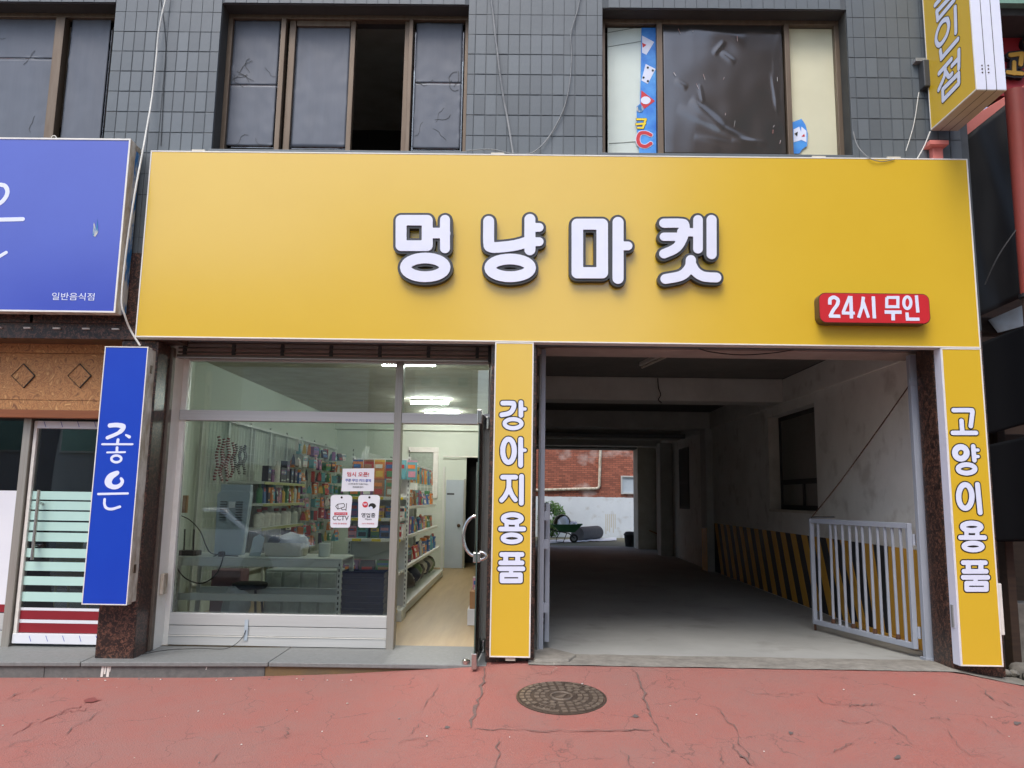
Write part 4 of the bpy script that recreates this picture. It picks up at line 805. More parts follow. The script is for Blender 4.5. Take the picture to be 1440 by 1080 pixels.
for g in rgl: glyph(px_strokes(g, 1140, 400, 8, RY-.007), 0, .0022, facing(RY-.0065), NF, .002).build('letter', 'print_white', rsg)
# column signs
def printed(t, gl, ox, oy, sc, Y, out, to=None, to3=None, N=NF, cell=.0026):
    k = (Y-CAM.y)/F*1.02/sc
    for g in gl:
        s_ = px_strokes(g, ox, oy, sc, Y, to); glyph(s_, out*k, cell, to3(.0025) if to3 else facing(Y-.0025), N, .0015).build('letter_outline', 'print_black', t); glyph(s_, 0, cell, to3(.004) if to3 else facing(Y-.004), N, .0012).build('letter', 'print_white', t)
cs = thing('column_sign', 'yellow vertical sign between the shop window and the passage', 'sign', (-.065, .05, .21))
sign_box(cs, -.231, .101, .2125, ZBm-.003, 0, .108, 'yellow')
bp('foot_bracket', 'plaster_white', (-.1, -.02, .01, .08, .185, .2125), parent=cs)
S = 7.711
printed(cs, [[(smooth_path([(208, 131), (300, 131), (328, 138), (322, 190), (282, 238), (198, 258)]), 25), ([(405, 124), (405, 264)], 25), ([(405, 194), (450, 194)], 18), (ell(320, 353, 92, 49), 22)],
  [(ell(271, 647, 63, 126), 27), ([(402, 522), (402, 804)], 26), ([(402, 641), (450, 641)], 18)],
  [([(207, 933), (348, 933)], 25), (smooth_path([(275, 935), (272, 1050), (235, 1135), (196, 1182)]), 25), (smooth_path([(278, 1050), (308, 1125), (345, 1178)]), 24), ([(412, 925), (410, 1214)], 26)],
  [(ell(312, 1382, 99, 42), 25), ([(250, 1425), (250, 1490)], 22), ([(362, 1425), (362, 1490)], 22), ([(184, 1495), (436, 1495)], 24), (ell(306, 1596, 97, 39), 23)],
  [([(196, 1771), (418, 1771)], 24), ([(240, 1771), (240, 1860)], 26), ([(370, 1771), (370, 1860)], 26), ([(186, 1862), (418, 1862)], 24), ([(177, 1926), (428, 1926)], 24), ([(298, 1926), (298, 1985)], 22), (rect(200, 1991, 400, 2057), 24)]], 680, 550, S, 0, 12)
cs2 = thing('column_sign', 'yellow vertical sign at the black tarpaulin end of the front', 'sign', (3.74, .05, .21))
sign_box(cs2, 3.571, 3.91, .2094, ZBm-.003, 0, .108, 'yellow')
bp('side_return', 'letter_white', (3.566, 3.5705, .0, .108, .2094, ZBm-.003), parent=cs2)
bp('hinge', 'wire_grey', (3.556, 3.5655, .05, .08, .5, .68), parent=cs2)
printed(cs2, [[(smooth_path([(160, 130), (335, 130), (362, 140), (358, 200), (345, 302)]), 24), ([(245, 245), (254, 370)], 24), ([(152, 376), (402, 376)], 24)],
  [(ell(238, 592, 64, 64), 31), ([(372, 522), (385, 672)], 24), ([(375, 562), (424, 562)], 17), ([(380, 632), (426, 632)], 17), (ell(300, 766, 92, 46), 25)],
  [(ell(286, 1065, 72, 128), 28), ([(418, 935), (447, 1240)], 26)],
  [(ell(356, 1395, 100, 40), 26), ([(298, 1440), (300, 1505)], 22), ([(415, 1440), (418, 1505)], 22), ([(234, 1510), (496, 1510)], 24), (ell(371, 1607, 100, 38), 24)],
  [([(264, 1783), (504, 1783)], 24), ([(318, 1783), (320, 1875)], 26), ([(455, 1783), (455, 1875)], 26), ([(272, 1877), (514, 1877)], 24), ([(264, 1942), (530, 1942)], 24), ([(396, 1942), (400, 2000)], 22), (rect(302, 2006, 514, 2072), 24)]], 1320, 560, S, 0, 12)
# projecting sign
pb = P(1306, 187, .1); PXX = pb.x; q1 = PXp(1373.5, 125, PXX); PY0, PZ0 = q1.y, (q1.z+pb.z)/2; PTH = .24
ps = thing('projecting_sign', 'white sided yellow blade sign jutting from the tiled wall', 'sign', (PXX+PTH/2, .1, PZ0))
bp('body', 'letter_white', (PXX+.004, PXX+PTH, PY0, .06, PZ0, 6.6), bevel=.003, parent=ps)
bp('underside', 'basket', (PXX+.003, PXX+PTH-.001, PY0+.002, .058, PZ0-.004, PZ0-.0005), parent=ps)
for k in (1, 2): bp('joint', 'soffit', (PXX+PTH*k/3-.002, PXX+PTH*k/3+.002, PY0-.002, .058, PZ0-.0055, 6.6), parent=ps)
bp('face', 'yellow', (PXX, PXX+.004, PY0+.01, .05, PZ0+.01, 6.6), parent=ps)
for b in ((PY0, .06, PZ0, PZ0+.01), (PY0, PY0+.01, PZ0+.01, 6.6), (.05, .06, PZ0+.01, 6.6)): bp('edge_trim', 'white_trim', (PXX-.003, PXX+.003, b[0], b[1], b[2], b[3]), parent=ps)
for dz in (0, .03, .06):
    for dx in (-.025, .025):
        c = P(1385, 97, PY0); MB().lathe([(.006, 0), (.006, .004), (.001, .005)], (PXX+PTH/3+dx, PY0, c.z-dz+.03), 8, 'y').build('rivet', 'bronze', ps)
tX = lambda x, y: (PXp(x, y, PXX).y, PXp(x, y, PXX).z)
pgl = [[([(112, 50), (165, -10)], 3.6), ([(130, 118), (262, -25)], 3.6), ([(128, 110), (138, 200)], 3.6), ([(138, 200), (305, 0)], 3.6)], [(smooth_path([(235, 195), (250, 260), (225, 365), (160, 455), (124, 425), (126, 350), (160, 255), (200, 205), (235, 195)]), 3.6), ([(315, 75), (322, 328)], 3.6), ([(165, 512), (175, 592), (342, 398)], 3.6)],
       [([(152, 742), (275, 602)], 3.6), (smooth_path([(215, 690), (205, 775), (148, 908)]), 3.6), (smooth_path([(218, 725), (250, 775), (282, 748)]), 3.4), ([(352, 510), (352, 690)], 3.6), ([(282, 665), (350, 590)], 3.4), ([(188, 905), (350, 745), (352, 845), (192, 1015), (188, 905)], 3.6)]]
pgl = [[(a_, r_*7.0) for a_, r_ in g] for g in pgl]
printed(ps, pgl, 1300, 0, 7.2, 0, 9, tX, lambda d: (lambda u, v: Vector((PXX-d, u, v))), Vector((-1, 0, 0)), .004)
tag(MB().box(PXX-.05, PXX+.12, .0, .118, PZ0-.16, PZ0-.12).box(PXX+.0, PXX+.09, .05, .118, ZT-.02, PZ0-.12).build('sign_bracket', 'pink_awning', bevel=.004), 'salmon painted bracket under the blade sign', 'bracket')
bk = thing('wall_junction_box', 'dark metal box on the tiled wall behind the blade sign', 'junction box', (3.5, .05, 5.0)); c = P(1296, 110, .1)
bp('box', 'letter_dark', (c.x-.02, c.x+.07, .02, .117, c.z-.12, c.z+.14), bevel=.01, parent=bk); bp('bracket_arm', 'wire_grey', (c.x-.07, c.x+.03, .05, .118, c.z+.14, c.z+.17), parent=bk)
# blue signs of the restaurant
bs = thing('restaurant_sign', 'large blue box sign with peeling sides and white brush lettering', 'sign', (-5, 0, 3.0))
BY = -.10; a, b = P(182, 195.5, BY), P(165, 440, BY); bxr = (a.x+b.x)/2; bzt, bzb = a.z, b.z
bp('body', 'old_cream', (BX0+1.5, bxr, BY+.002, BY+.10, bzb, bzt), bevel=.004, parent=bs); bp('back_body', 'blue_flake', (BX0+1.5, bxr-.002, BY+.105, WALL-.035, bzb+.03, bzt-.06), bevel=.004, parent=bs)
bp('back_cap', 'old_cream', (BX0+1.5, bxr, BY+.104, WALL-.033, bzt-.058, bzt-.01), parent=bs)
bp('face', 'blue', (BX0+1.51, bxr-.012, BY-.003, BY+.0015, bzb+.014, bzt-.014), parent=bs)
for q in ((BX0+1.5, bxr, bzb, bzb+.014), (BX0+1.5, bxr, bzt-.014, bzt), (bxr-.014, bxr, bzb+.014, bzt-.014)): bp('edge_trim', 'white_trim', (q[0], q[1], BY-.008, BY+.002, q[2], q[3]), parent=bs)
for g in [[(smooth_path([(8, 152), (58, 168), (82, 228), (55, 300), (-12, 360), (-160, 420), (-330, 330), (-250, 150)]), 24)], [([(-700, 545), (248, 526)], 23)], [(smooth_path([(-500, 700), (-480, 860), (-400, 960), (-200, 975), (-60, 955), (66, 888)]), 19)]]: glyph(px_strokes(g, 0, 240, 7.711, BY-.004), 0, .004, facing(BY-.0055), NF, .002).build('letter', 'print_white', bs)
text_on('일반음식점', 103, 417, BY-.004, 11, 'print_white', bs, .0, 62)
poly_on('torn_patch', [(132, 312), (135, 322), (137, 308), (138, 326), (134, 333), (130, 331)], BY-.006, 'blue_flake', bs)
MB().tube([Vector((P(74, 191, BY).x, BY+.02, bzt))+Vector((.022*math.cos(t), 0, .022*math.sin(t)+.012)) for t in [k*.524 for k in range(12)]], .004, 6, True).build('lifting_ring', 'white_trim', bs, smooth=60)
bv = thing('blue_blade_sign', 'narrow blue vertical sign with white brush lettering on granite pillar', 'sign', (-3.4, .03, .55))
VY = -.04; c4 = [P(148, 487, VY), P(207, 487, VY), P(181, 850, VY), P(115, 850, VY)]
vx0, vx1, vz0, vz1 = (c4[0].x+c4[3].x)/2, (c4[1].x+c4[2].x)/2, c4[3].z, c4[0].z
bp('body', 'old_cream', (vx0, vx1, VY+.002, VY+.075, vz0, vz1), (vx0+.01, vx1-.004, VY+.079, WALL-.002, vz0+.012, vz1-.012), bevel=.004, parent=bv); bp('face', 'blue_deep', (vx0+.006, vx1-.006, VY-.002, VY+.0015, vz0+.006, vz1-.006), parent=bv)
for q in ((vx0, vx1, vz0, vz0+.008), (vx0, vx1, vz1-.008, vz1), (vx0, vx0+.008, vz0+.008, vz1-.008), (vx1-.008, vx1, vz0+.008, vz1-.008)): bp('edge_trim', 'white_trim', (q[0], q[1], VY-.005, VY+.002, q[2], q[3]), parent=bv)
for zc in (vz1-.22, vz0+.25): bp('hinge', 'bronze', (vx1-.001, vx1+.006, VY+.06, VY+.09, zc, zc+.07), parent=bv)
# the sign is square, the traced strokes follow its lean in the picture
for g in [[(smooth_path([(250, 132), (330, 128), (388, 148), (340, 205), (225, 256)]), [22]*4+[23]*4+[25]*4+[22]*6+[18]*7), ([(413, 229), (446, 248)], [10, 16]), ([(332, 276), (326, 315)], 14), ([(172, 322), (478, 322)], 10), ([(322, 356), (320, 400)], 13), ([(222, 405), (402, 402)], 9), (ell(315, 470, 50, 34), 12)],
          [(smooth_path([(322, 612), (258, 650), (232, 705), (258, 745), (310, 755), (358, 732), (376, 695), (362, 670)]), [22+14*math.sin(min(3.14, k*.16)) if k < 20 else 24-.5*(k-20) for k in range(43)]), ([(132, 826), (430, 820)], 11), (smooth_path([(196, 880), (195, 930), (215, 968), (270, 978), (350, 955)]), 13)]]:
    g2 = []
    for s_ in g:
        n_ = len(s_[0]); r_ = s_[1]
        if isinstance(r_, list): r_ = (r_+[r_[-1]]*n_)[:n_]
        g2.append((s_[0], r_))
    glyph(px_strokes(g2, 120, 580, 7.2, VY-.002), 0, .0026, facing(VY-.004), NF, .002).build('letter', 'print_white', bv)
# ================================================================== POSTERS ON THE SHOP GLASS
PY_ = GL-.006
def sheet_thing(name, label, cat, pts, matn='white_film'):
    q = [P(x, y, PY_) for x, y in pts]; t = thing(name, label, cat, (sum(p.x for p in q)/len(q), PY_, min(p.z for p in q))); poly_on('sheet', pts, PY_, matn, t, .002); return t
t = sheet_thing('notice', 'white rectangular paper notice with red heading taped on the shop glass', 'notice', [(482, 659), (526.5, 658.5), (525.5, 690.5), (480, 691)])
text_on('임시 오픈!', 503.5, 667, PY_-.0005, 6.6, 'poster_red', t, .02, 31); text_on('쿠폰 무인 카드결제', 503.5, 675.5, PY_-.0005, 4.2, 'blue_deep', t, .01, 36); text_on('(간편결제 이용가능)', 503.5, 680.8, PY_-.0005, 2.4, 'print_black', t, 0, 28); text_on('현금결제 불가', 503.5, 685, PY_-.0005, 2.4, 'print_black', t, 0, 15)
def tagshape(x0, x1, y0, y1, sk):
    o = []; r = 5
    for cx, cy, a0 in ((x1-r, y1-3, 0), (x0+r-1, y1-3, 90), (x0+r, y0+r, 180), (x1-r, y0+r, 270)):
        rr = 3 if cy > 720 else r
        for k in range(6): a = math.radians(a0+18*k); o.append((cx+rr*math.cos(a)-(sk*(cy-y0)/(y1-y0)), cy+rr*math.sin(a)))
    return o
t = sheet_thing('camera_notice', 'white rounded tag notice on the glass with a camera drawing and CCTV', 'notice', tagshape(465, 495.5, 696, 742, 1.5))
text_on('CCTV', 479, 728.5, PY_-.0005, 6.4, 'print_black', t, .01, 22.5); text_on('녹화 중 촬영중', 478, 736.3, PY_-.0005, 2, 'poster_red', t, 0, 19)
poly_on('banner', [(470, 720.5), (488.5, 720.5), (488.5, 724.3), (470, 724.3)], PY_-.0015, 'poster_red', t); text_on('24시간 녹화중', 479.3, 722.4, PY_-.002, 2.2, 'print_white', t, 0, 15)
poly_on('hole', [(480.5+1.6*math.cos(a*.6), 699.5+1.6*math.sin(a*.6)) for a in range(10)], PY_-.0015, 'print_black', t)
for st_ in ([(472, 712), (475, 709), (483, 708), (484.5, 709.5), (484, 713), (475, 716), (472, 712)], [(475, 709), (475.5, 715)], [(480, 714.5), (481, 717), (486, 716.4)], [(487.5, 708), (486.5, 718)]): glyph(px_strokes([(st_, .45)], 0, 0, 1, PY_), 0, .0012, facing(PY_-.0012), NF, .001).build('drawing_line', 'print_black', t)
t = sheet_thing('open_notice', 'white rounded tag notice on the glass with a red badge and open wording', 'notice', tagshape(504, 534.5, 696, 742, 1.5))
text_on('영업중', 518, 724.5, PY_-.0005, 6.4, 'print_black', t, .01, 19.5); text_on('Open', 518, 730.3, PY_-.0005, 2.8, 'print_black', t, 0, 9); text_on('24시 무인매장', 517.5, 736.3, PY_-.0005, 2, 'poster_red', t, 0, 17)
poly_on('hole', [(519.5+1.6*math.cos(a*.6), 699.5+1.6*math.sin(a*.6)) for a in range(10)], PY_-.0015, 'print_black', t)
poly_on('badge', [(513.5+4*math.cos(a*.4), 709.5+4.2*math.sin(a*.4)) for a in range(16)], PY_-.0015, 'poster_red', t); text_on('W', 513.5, 709.5, PY_-.002, 3.4, 'print_white', t, .03)
poly_on('drawing_hair', [(523.5+5.4*math.cos(a*.35), 712.5+5*math.sin(a*.35)-(0 if math.sin(a*.35) < .2 else 2)) for a in range(18)], PY_-.0015, 'print_black', t); poly_on('drawing_face', [(521.5+2.6*math.cos(a*.4), 714.5+2.5*math.sin(a*.4)) for a in range(16)], PY_-.0022, 'print_white', t)
# ================================================================== PASSAGE GATES
gx = (P(1303, 925, .52).x+P(1283, 560, .52).x)/2
gpst = thing('gate_post', 'tall grey steel post at the hatch striped wall side of the passage', 'post', (gx, .52, TFL))
bp('post', 'grey_paint', (gx-.035, gx+.035, .46, .52, TFL-.01, 2.84), bevel=.004, parent=gpst); bp('eye_plate', 'grey_paint', (gx-.05, gx+.05, .45, .459, zz(1283, 537, .46)-.03, zz(1283, 537, .46)+.03), parent=gpst); bp('base_plate', 'grey_paint', (gx-.05, gx+.05, .44, .54, TFL-.012, TFL+.012), parent=gpst)
MB().tube(smooth_path([(gx+.05, .44, .2), (gx+.055, .44, 1.2), (gx+.05, .44, 2.8)]), .014, 8).build('conduit', 'wire_white', gpst, smooth=60); bp('guide_channel', 'shutter', (gx+.066, gx+.1, .425, .50, TFL-.02, 2.83), bevel=.003, parent=gpst)
def gate(t, A, B, z0, z1, nb, skip=()):
    A = Vector(A); B = Vector(B); d = (B-A); up = Vector((0, 0, 1))
    for z in (z0, z1): MB().bar(A+up*z, B+up*z, .04, .05).build('rail', 'grey_paint', t, bevel=.004)
    for e in (0, 1): MB().bar(A+d*e+up*(z0-.024), A+d*e+up*(z1+.024), .042, .042).build('stile', 'grey_paint', t, bevel=.004)
    for k in range(nb):
        if k in skip: continue
        q = A+d*((k+1)/(nb+1)); ln = random.uniform(-.012, .012); MB().bar(q+up*z0, q+up*z1+d.normalized()*ln, .024, .02).build('bar', 'grey_paint', t, bevel=.003); 
        if k % 3 == 1: MB().lathe([(.02, 0), (.024, .02), (.018, .05)], q+up*(z0+.02), 6).build('rust_patch', 'rust', t)
gA = P(1287, 912, .60); ga = Vector((gA.x, .60, 0)); gfree = PX_ = None
# free end: found on the floor side from where its foot and head meet the picture
gb_ = CAM+ray(1146, 868)*1.0; dfree = 8.55; r_ = ray(1146, 868); gbp = CAM+r_*(dfree/r_.y); gb = Vector((gbp.x, gbp.y, 0))
gt = thing('steel_gate', 'grey barred steel gate folded back against the striped wall', 'gate', (ga.x, ga.y, TFL))
gz0, gz1 = gA.z+.02, zz(1282, 738, .60)-.01
gate(gt, ga, gb, gz0, gz1, 13, (11, ))
for z in (gz0+.12, gz1-.12): MB().tube([ga+Vector((.03, -.03, z-.05)), ga+Vector((.03, -.03, z+.05))], .016, 8).build('hinge', 'grey_paint', gt, smooth=60)
MB().tube([gb+Vector((0, .0, gz1+.04)), gb+(ga-gb)*.28+Vector((0, 0, gz1+.05))], .008, 6).build('drop_bolt', 'steel', gt); MB().tube([gb+Vector((0, 0, gz0-.02)), gb+Vector((0, 0, gz0-.09))], .012, 6).build('foot_bolt', 'rust', gt)
e0 = Vector((gx-.02, .47, zz(1283, 537, .46))); e1 = gb+Vector((0, 0, gz1+.03))
cable('stay_wire', [e0, e0+(e1-e0)*.3+Vector((0, 0, -.02)), e0+(e1-e0)*.7+Vector((0, 0, -.03)), e1], .006, 'rust', 'rusty stay wire running from the gate post down to the gate', 'wire')
tag(MB().prism([(TX1-.05, .9, TFL+.0), (TX1-.03, .9, TFL), (TX1-.03, 2.2, TFL), (TX1-.05, 2.2, TFL)], (0, 0, .05)).build('floor_batten', 'hazard_yellow'), 'yellow timber batten lying at the foot of the striped wall', 'batten')
lx = xx(769.5, 800, .66)
gl2 = thing('steel_gate', 'grey steel gate leaf seen edge on beside the middle pillar', 'gate', (lx, .66, TFL))
gate(gl2, (lx, .66, 0), (lx+.035, 2.1, 0), .25, zz(770, 712, .66), 10)
gp2 = thing('gate_post', 'tall grey steel post against the middle pillar', 'post', (.17, .5, TFL)); px_ = xx(762.5, 700, .5)
bp('post', 'grey_paint', (px_-.02, px_+.02, .47, .53, TFL-.02, 2.85), bevel=.004, parent=gp2); MB().tube([(px_-.03, .45, .16), (px_-.03, .45, 2.8)], .010, 8).build('conduit', 'wire_grey', gp2, smooth=60)
for z in (.5, 1.05, 1.3): bp('hinge', 'grey_paint', (px_+.02, lx, .5, .58, z, z+.08), parent=gp2)
# passage ceiling lamp and dangling wire
tl = thing('ceiling_tube_light', 'unlit fluorescent tube fitting on the dark passage ceiling', 'light', (1.6, 2.6, 3.19)); MB().bar((1.72, 2.0, 3.175), (1.5, 3.1, 3.175), .06, .05).build('base', 'white_trim', tl, bevel=.004); MB().tube([(1.72, 2.02, 3.13), (1.505, 3.08, 3.13)], .016, 8).build('tube', 'plaster_white', tl, smooth=60)
cable('dangling_wire', [P(925, 532, 4.25), P(926, 545, 4.24), P(929, 555, 4.2), P(926, 562, 4.22), P(930, 566, 4.15)], .008, 'wire_black', 'short black wire dangling from the first ceiling beam')
cable('lintel_wire', [P(980, 489, .46), P(1000, 495, .48), P(1042, 499, .48), P(1090, 496, .48), P(1130, 489, .46)], .005, 'wire_black', 'black wire sagging under the fascia over the passage entrance')
# ================================================================== BACKYARD
BRY = 21.6
struct(MB().add([(-3, 15.7, .160), (8, 15.7, .160), (8, 22, .13), (-3, 22, .13)], [(0, 1, 2, 3)]).build('yard_ground', 'soil'))
bb = thing('brick_building', 'red brick building with white painted base behind the yard', 'building', (2, BRY, .1)); zw = zz(830, 699, BRY)
bp('wall', 'brick', (-4, 9, BRY, BRY+.3, zw-.1, 7.0), parent=bb)
def wp(u, v): x = -4+13*u; return (x, BRY-.012-.01*v*0, .05+(zw-.05+.02*noise.noise(Vector((x*4, 0, 0)))+.012*noise.noise(Vector((x*15, 0, 0))))*v)
o = MB().sheet(wp, 220, 4).build('painted_base', 'white_paint', bb); o.modifiers.new('t', 'SOLIDIFY').thickness = .02
pv = P(846, 640, BRY-.06); pe = P(842, 687, BRY-.06); pl = P(760, 690, BRY-.06)
MB().tube([(pv.x, BRY-.06, 4.5), (pe.x+.02, BRY-.06, pe.z+.1), (pe.x-.02, BRY-.06, pe.z+.02), (pe.x-.12, BRY-.06, pe.z), (pl.x-2, BRY-.06, pl.z-.06)], .05, 10).build('drain_pipe', 'old_cream', bb, smooth=60)
a, b = P(873, 669, BRY-.02), P(900, 695, BRY-.02); bw = bpy.data.objects.new('window', None); COL.objects.link(bw); adopt(bw, bb)
for q in ((a.x, b.x, a.z-.05, a.z), (a.x, b.x, b.z, b.z+.05), (a.x, a.x+.05, b.z+.05, a.z-.05), (b.x-.05, b.x, b.z+.05, a.z-.05)): bp('frame_bar', 'alu', (q[0], q[1], BRY-.08, BRY+.02, q[2], q[3]), parent=bw)
bp('pane', 'kiosk', (a.x+.05, b.x-.05, BRY-.02, BRY-.012, b.z+.05, a.z-.05), parent=bw)
# drips under the old tap
for i in range(6): x_ = P(852+i*2.6, 730, BRY-.03).x; bp('rust_drip', 'basket', (x_-.012*random.uniform(.4, 1.6), x_+.014, BRY-.0335, BRY-.0325, .25+.25*random.random(), zz(860, 723, BRY)), parent=bb)
def ygr(px, py): return PZ(px, py, .155)
# wheelbarrow
wc = ygr(796, 763); wbw = thing('wheelbarrow', 'green wheelbarrow loaded with white sacks in the yard', 'wheelbarrow', wc); k_ = (wc.y-CAM.y)/F
def wq(px, py, dy=0): p = P(px, py, wc.y+dy); return p
top = [wq(776, 738, -.32), wq(819, 738, -.28), wq(819, 737, .28), wq(776, 737, .32)]; bot = [wq(787, 748, -.2), wq(808, 749, -.15), wq(808, 749, .15), wq(787, 748, .2)]
mbw = MB(); mbw.add(top+bot, [(4, 5, 6, 7), (0, 1, 5, 4), (1, 2, 6, 5), (2, 3, 7, 6), (3, 0, 4, 7)]); o = mbw.build('tray', 'green_metal', wbw, bevel=.02); o.modifiers.new('t', 'SOLIDIFY').thickness = .01
MB().tube(top+[top[0]], .014, 6).build('tray_rim', 'green_metal', wbw)
whc = wq(807, 757); rw = whc.z-.155
wh = MB().tube([(whc.x+rw*.8*math.cos(t), whc.y, whc.z+rw*.8*math.sin(t)) for t in [k*.314 for k in range(20)]], rw*.22, 8, True).build('wheel', 'rubber', wbw, smooth=60)
MB().lathe([(rw*.55, -.03), (rw*.6, 0), (rw*.55, .03)], whc, 14, 'y').build('rim', 'wire_grey', wh)
for s_ in (-.22, .22):
    MB().tube([wq(808, 757, s_*.2), wq(800, 750, s_), wq(783, 747, s_), wq(768, 742, s_*1.3)], .018, 6).build('handle_bar', 'rubber', wbw, smooth=60)
    MB().tube([wq(788, 748, s_), wq(783, 756, s_), wq(782, 762.5, s_), wq(792, 762.5, s_), wq(797, 750, s_)], .014, 6).build('stand_leg', 'rubber', wbw, smooth=60)
def lump(name, c, rx, ry, rz, matn, seed, label=None, cat=None, parent=None, group=None):
    mb = MB(); n, m_ = 14, 9
    for j in range(m_+1):
        for i in range(n):
            th = math.pi*j/m_; ph = 2*math.pi*i/n; d = Vector((math.sin(th)*math.cos(ph), math.sin(th)*math.sin(ph), math.cos(th))); f = 1+.35*noise.noise(d*1.6+Vector((seed*3.1, 0, 0)))+.15*noise.noise(d*4+Vector((0, seed, 0)))
            mb.v.append((c[0]+d.x*rx*f, c[1]+d.y*ry*f, c[2]+d.z*rz*f))
    for j in range(m_):
        for i in range(n): mb.face([j*n+i, j*n+(i+1) % n, (j+1)*n+(i+1) % n, (j+1)*n+i])
    mb.weld = True; o = mb.build(name, matn, parent, smooth=50)
    return tag(o, label, cat, group) if label else o
c = wq(792, 738); lump('sack', (c.x, c.y, c.z+.05), .2, .2, .2, 'plastic_bag', 1, 'white sack standing in the green wheelbarrow tub', 'sack'); c = wq(806, 738); lump('rag_heap', (c.x, c.y, c.z), .14, .15, .1, 'plastic_bag', 2, 'crumpled white plastic at the wheel end of wheelbarrow', 'plastic')
c = wq(790, 735, .15); o = MB().lathe([(.20, -.18), (.27, .16), (.25, .16), (.18, -.16)], c, 20, 'y').build('tub', 'basket', smooth=50); tag(o, 'brown plastic tub lying on its side in the wheelbarrow', 'tub')
ra_, rb_ = ygr(812, 761), ygr(840, 758); ra_.z += .22; rb_.z += .22; tag(MB().tube([ra_, rb_], .22, 16).build('carpet_roll', 'grey_roll', smooth=40), 'dark grey roll lying on the yard ground behind wheelbarrow', 'roll')
def tarp(u, v):
    a_ = ygr(772+95*u, 760.5+4*v-4*u); return (a_.x, a_.y, .17+.03*abs(noise.noise(Vector((u*9, v*4, 0)))))
tag(MB().sheet(tarp, 40, 8).build('white_sheet', 'plastic_bag', smooth=60), 'crumpled white sheet spread under the wheelbarrow', 'sheet')
bc = ygr(886, 769.5); kk = (bc.y-CAM.y)/F; bn = thing('waste_bin', 'dark round bin with grey lid by the passage end', 'bin', bc)
MB().lathe([(7*kk*.9, 0), (8.2*kk, 17*kk), (.01, 17*kk)], bc, 20).build('tub', 'rubber', bn, smooth=40); MB().lathe([(8.8*kk, 16.5*kk), (8.8*kk, 17.5*kk), (6*kk, 21*kk), (.01, 21.5*kk)], bc, 20).build('lid', 'grey_roll', bn, smooth=40)
pc = ygr(901, 769); tag(MB().bar((pc.x, pc.y-.3, .165), (pc.x+.18, 14.88, .62), .3, .025, (0, -1, .2)).build('plank', 'card', bevel=.003), 'timber board leaning on the pier at the far end of the passage', 'board')
# bush: many leaf faces on stems
def bush(name, label, c, rx, rz, n, seed, lsz=.06):
    rnd = random.Random(seed); t = thing(name, label, 'shrub', c); sm = MB()
    for i in range(9): a_ = rnd.uniform(0, 6.28); sm.tube([Vector(c), Vector(c)+Vector((math.cos(a_)*rx*.4, math.sin(a_)*rx*.3, rz*.6)), Vector(c)+Vector((math.cos(a_)*rx*.8, math.sin(a_)*rx*.6, rz*rnd.uniform(.9, 1.5)))], [.015, .01, .004], 4)
    sm.build('stem', 'wood_dark', t, kind='stuff'); lm = MB()
    for i in range(n):
        d = Vector((rnd.gauss(0, 1), rnd.gauss(0, 1), rnd.gauss(0, 1))).normalized()*rnd.random()**.4; q = Vector(c)+Vector((d.x*rx, d.y*rx*.8, rz+d.z*rz))
        if noise.noise(q*2.4) < -.15: continue
        u = Vector((rnd.gauss(0, 1), rnd.gauss(0, 1), rnd.gauss(0, 1))).normalized(); v = u.orthogonal().normalized(); s_ = lsz*rnd.uniform(.6, 1.4); lm.add([q-u*s_, q+v*s_*.4, q+u*s_, q-v*s_*.4], [(0, 1, 2, 3)])
    lm.build('foliage', 'leaf', t, kind='stuff'); return t
bush('yard_shrub', 'leafy green shrub against the white yard wall', (P(776, 740, BRY-.7).x, BRY-.7, .15), .5, .62, 2600, 4, .05)
# ================================================================== RESTAURANT FRONT
RF = .55; OY = .40
of = thing('board_fascia', 'strand board fascia with routed diamonds over the restaurant front', 'fascia', (-4.3, OY, 2.2)); RX0 = BX0+1.0; RX1 = PLx0-.002
zo = [zz(70, y, OY) for y in (577, 563, 497, 479)]
for i in range(3): bp('board', 'osb', (RX0, RX1, OY+.004*(i % 2), OY+.03, zo[i]+.003, zo[i+1]-.001 if i < 2 else zo[3]+.15), bevel=.002, parent=of)
bp('timber_trim', 'wood_trim', (RX0, RX1, OY-.03, OY+.06, zz(70, 588, OY), zo[0]), bevel=.004, parent=of)
for cx in (49, 128, -30, -110):
    for sg in (-1, 1):
        a = P(cx, 528.5, OY-.003); b = P(cx-16, 528.5+sg*17, OY-.003); MB().bar(a, b, .006, .014, (0, 1, 0)).build('routed_groove', 'soffit', of)
        a = P(cx-33, 528.5, OY-.001); b = P(cx-16, 528.5+sg*17, OY-.001); MB().bar(a, b, .003, .006, (0, 1, 0)).build('routed_groove', 'bronze', of)
rf = thing('restaurant_window', 'restaurant window with white and maroon film beside the striped door', 'window', (-5, RF, STEP_Z))
pX0, pX1 = xx(36.5, 620, RF), xx(47, 620, RF); zt_ = zz(40, 590, OY)
bp('post', 'alu_v', (pX0, pX1, RF-.06, RF+.06, .12, zt_+.02), bevel=.004, parent=rf); bp('pane', 'dark_glass', (RX0, pX0, RF, RF+.008, .45, zt_), parent=rf)
bp('white_film', 'white_film', (RX0, pX0-.005, RF-.006, RF-.001, zz(20, 850, RF), zz(20, 690, RF)), parent=rf); bp('maroon_film', 'maroon', (RX0, pX0-.005, RF-.006, RF-.001, zz(20, 861, RF), zz(20, 850, RF)-.001), parent=rf)
for i in range(2): bp('kick_panel', 'alu', (RX0, pX0-.002, RF-.04+.004*i, RF+.02, .125+.145*i, .262+.145*i), bevel=.003, parent=rf)
dr = thing('restaurant_door', 'glass restaurant door with mint stripes and maroon bands', 'door', (-4, RF, STEP_Z)); dx0, dx1 = pX1+.012, PLx0+.1
dz0, dz1 = zz(90, 905, RF), zt_
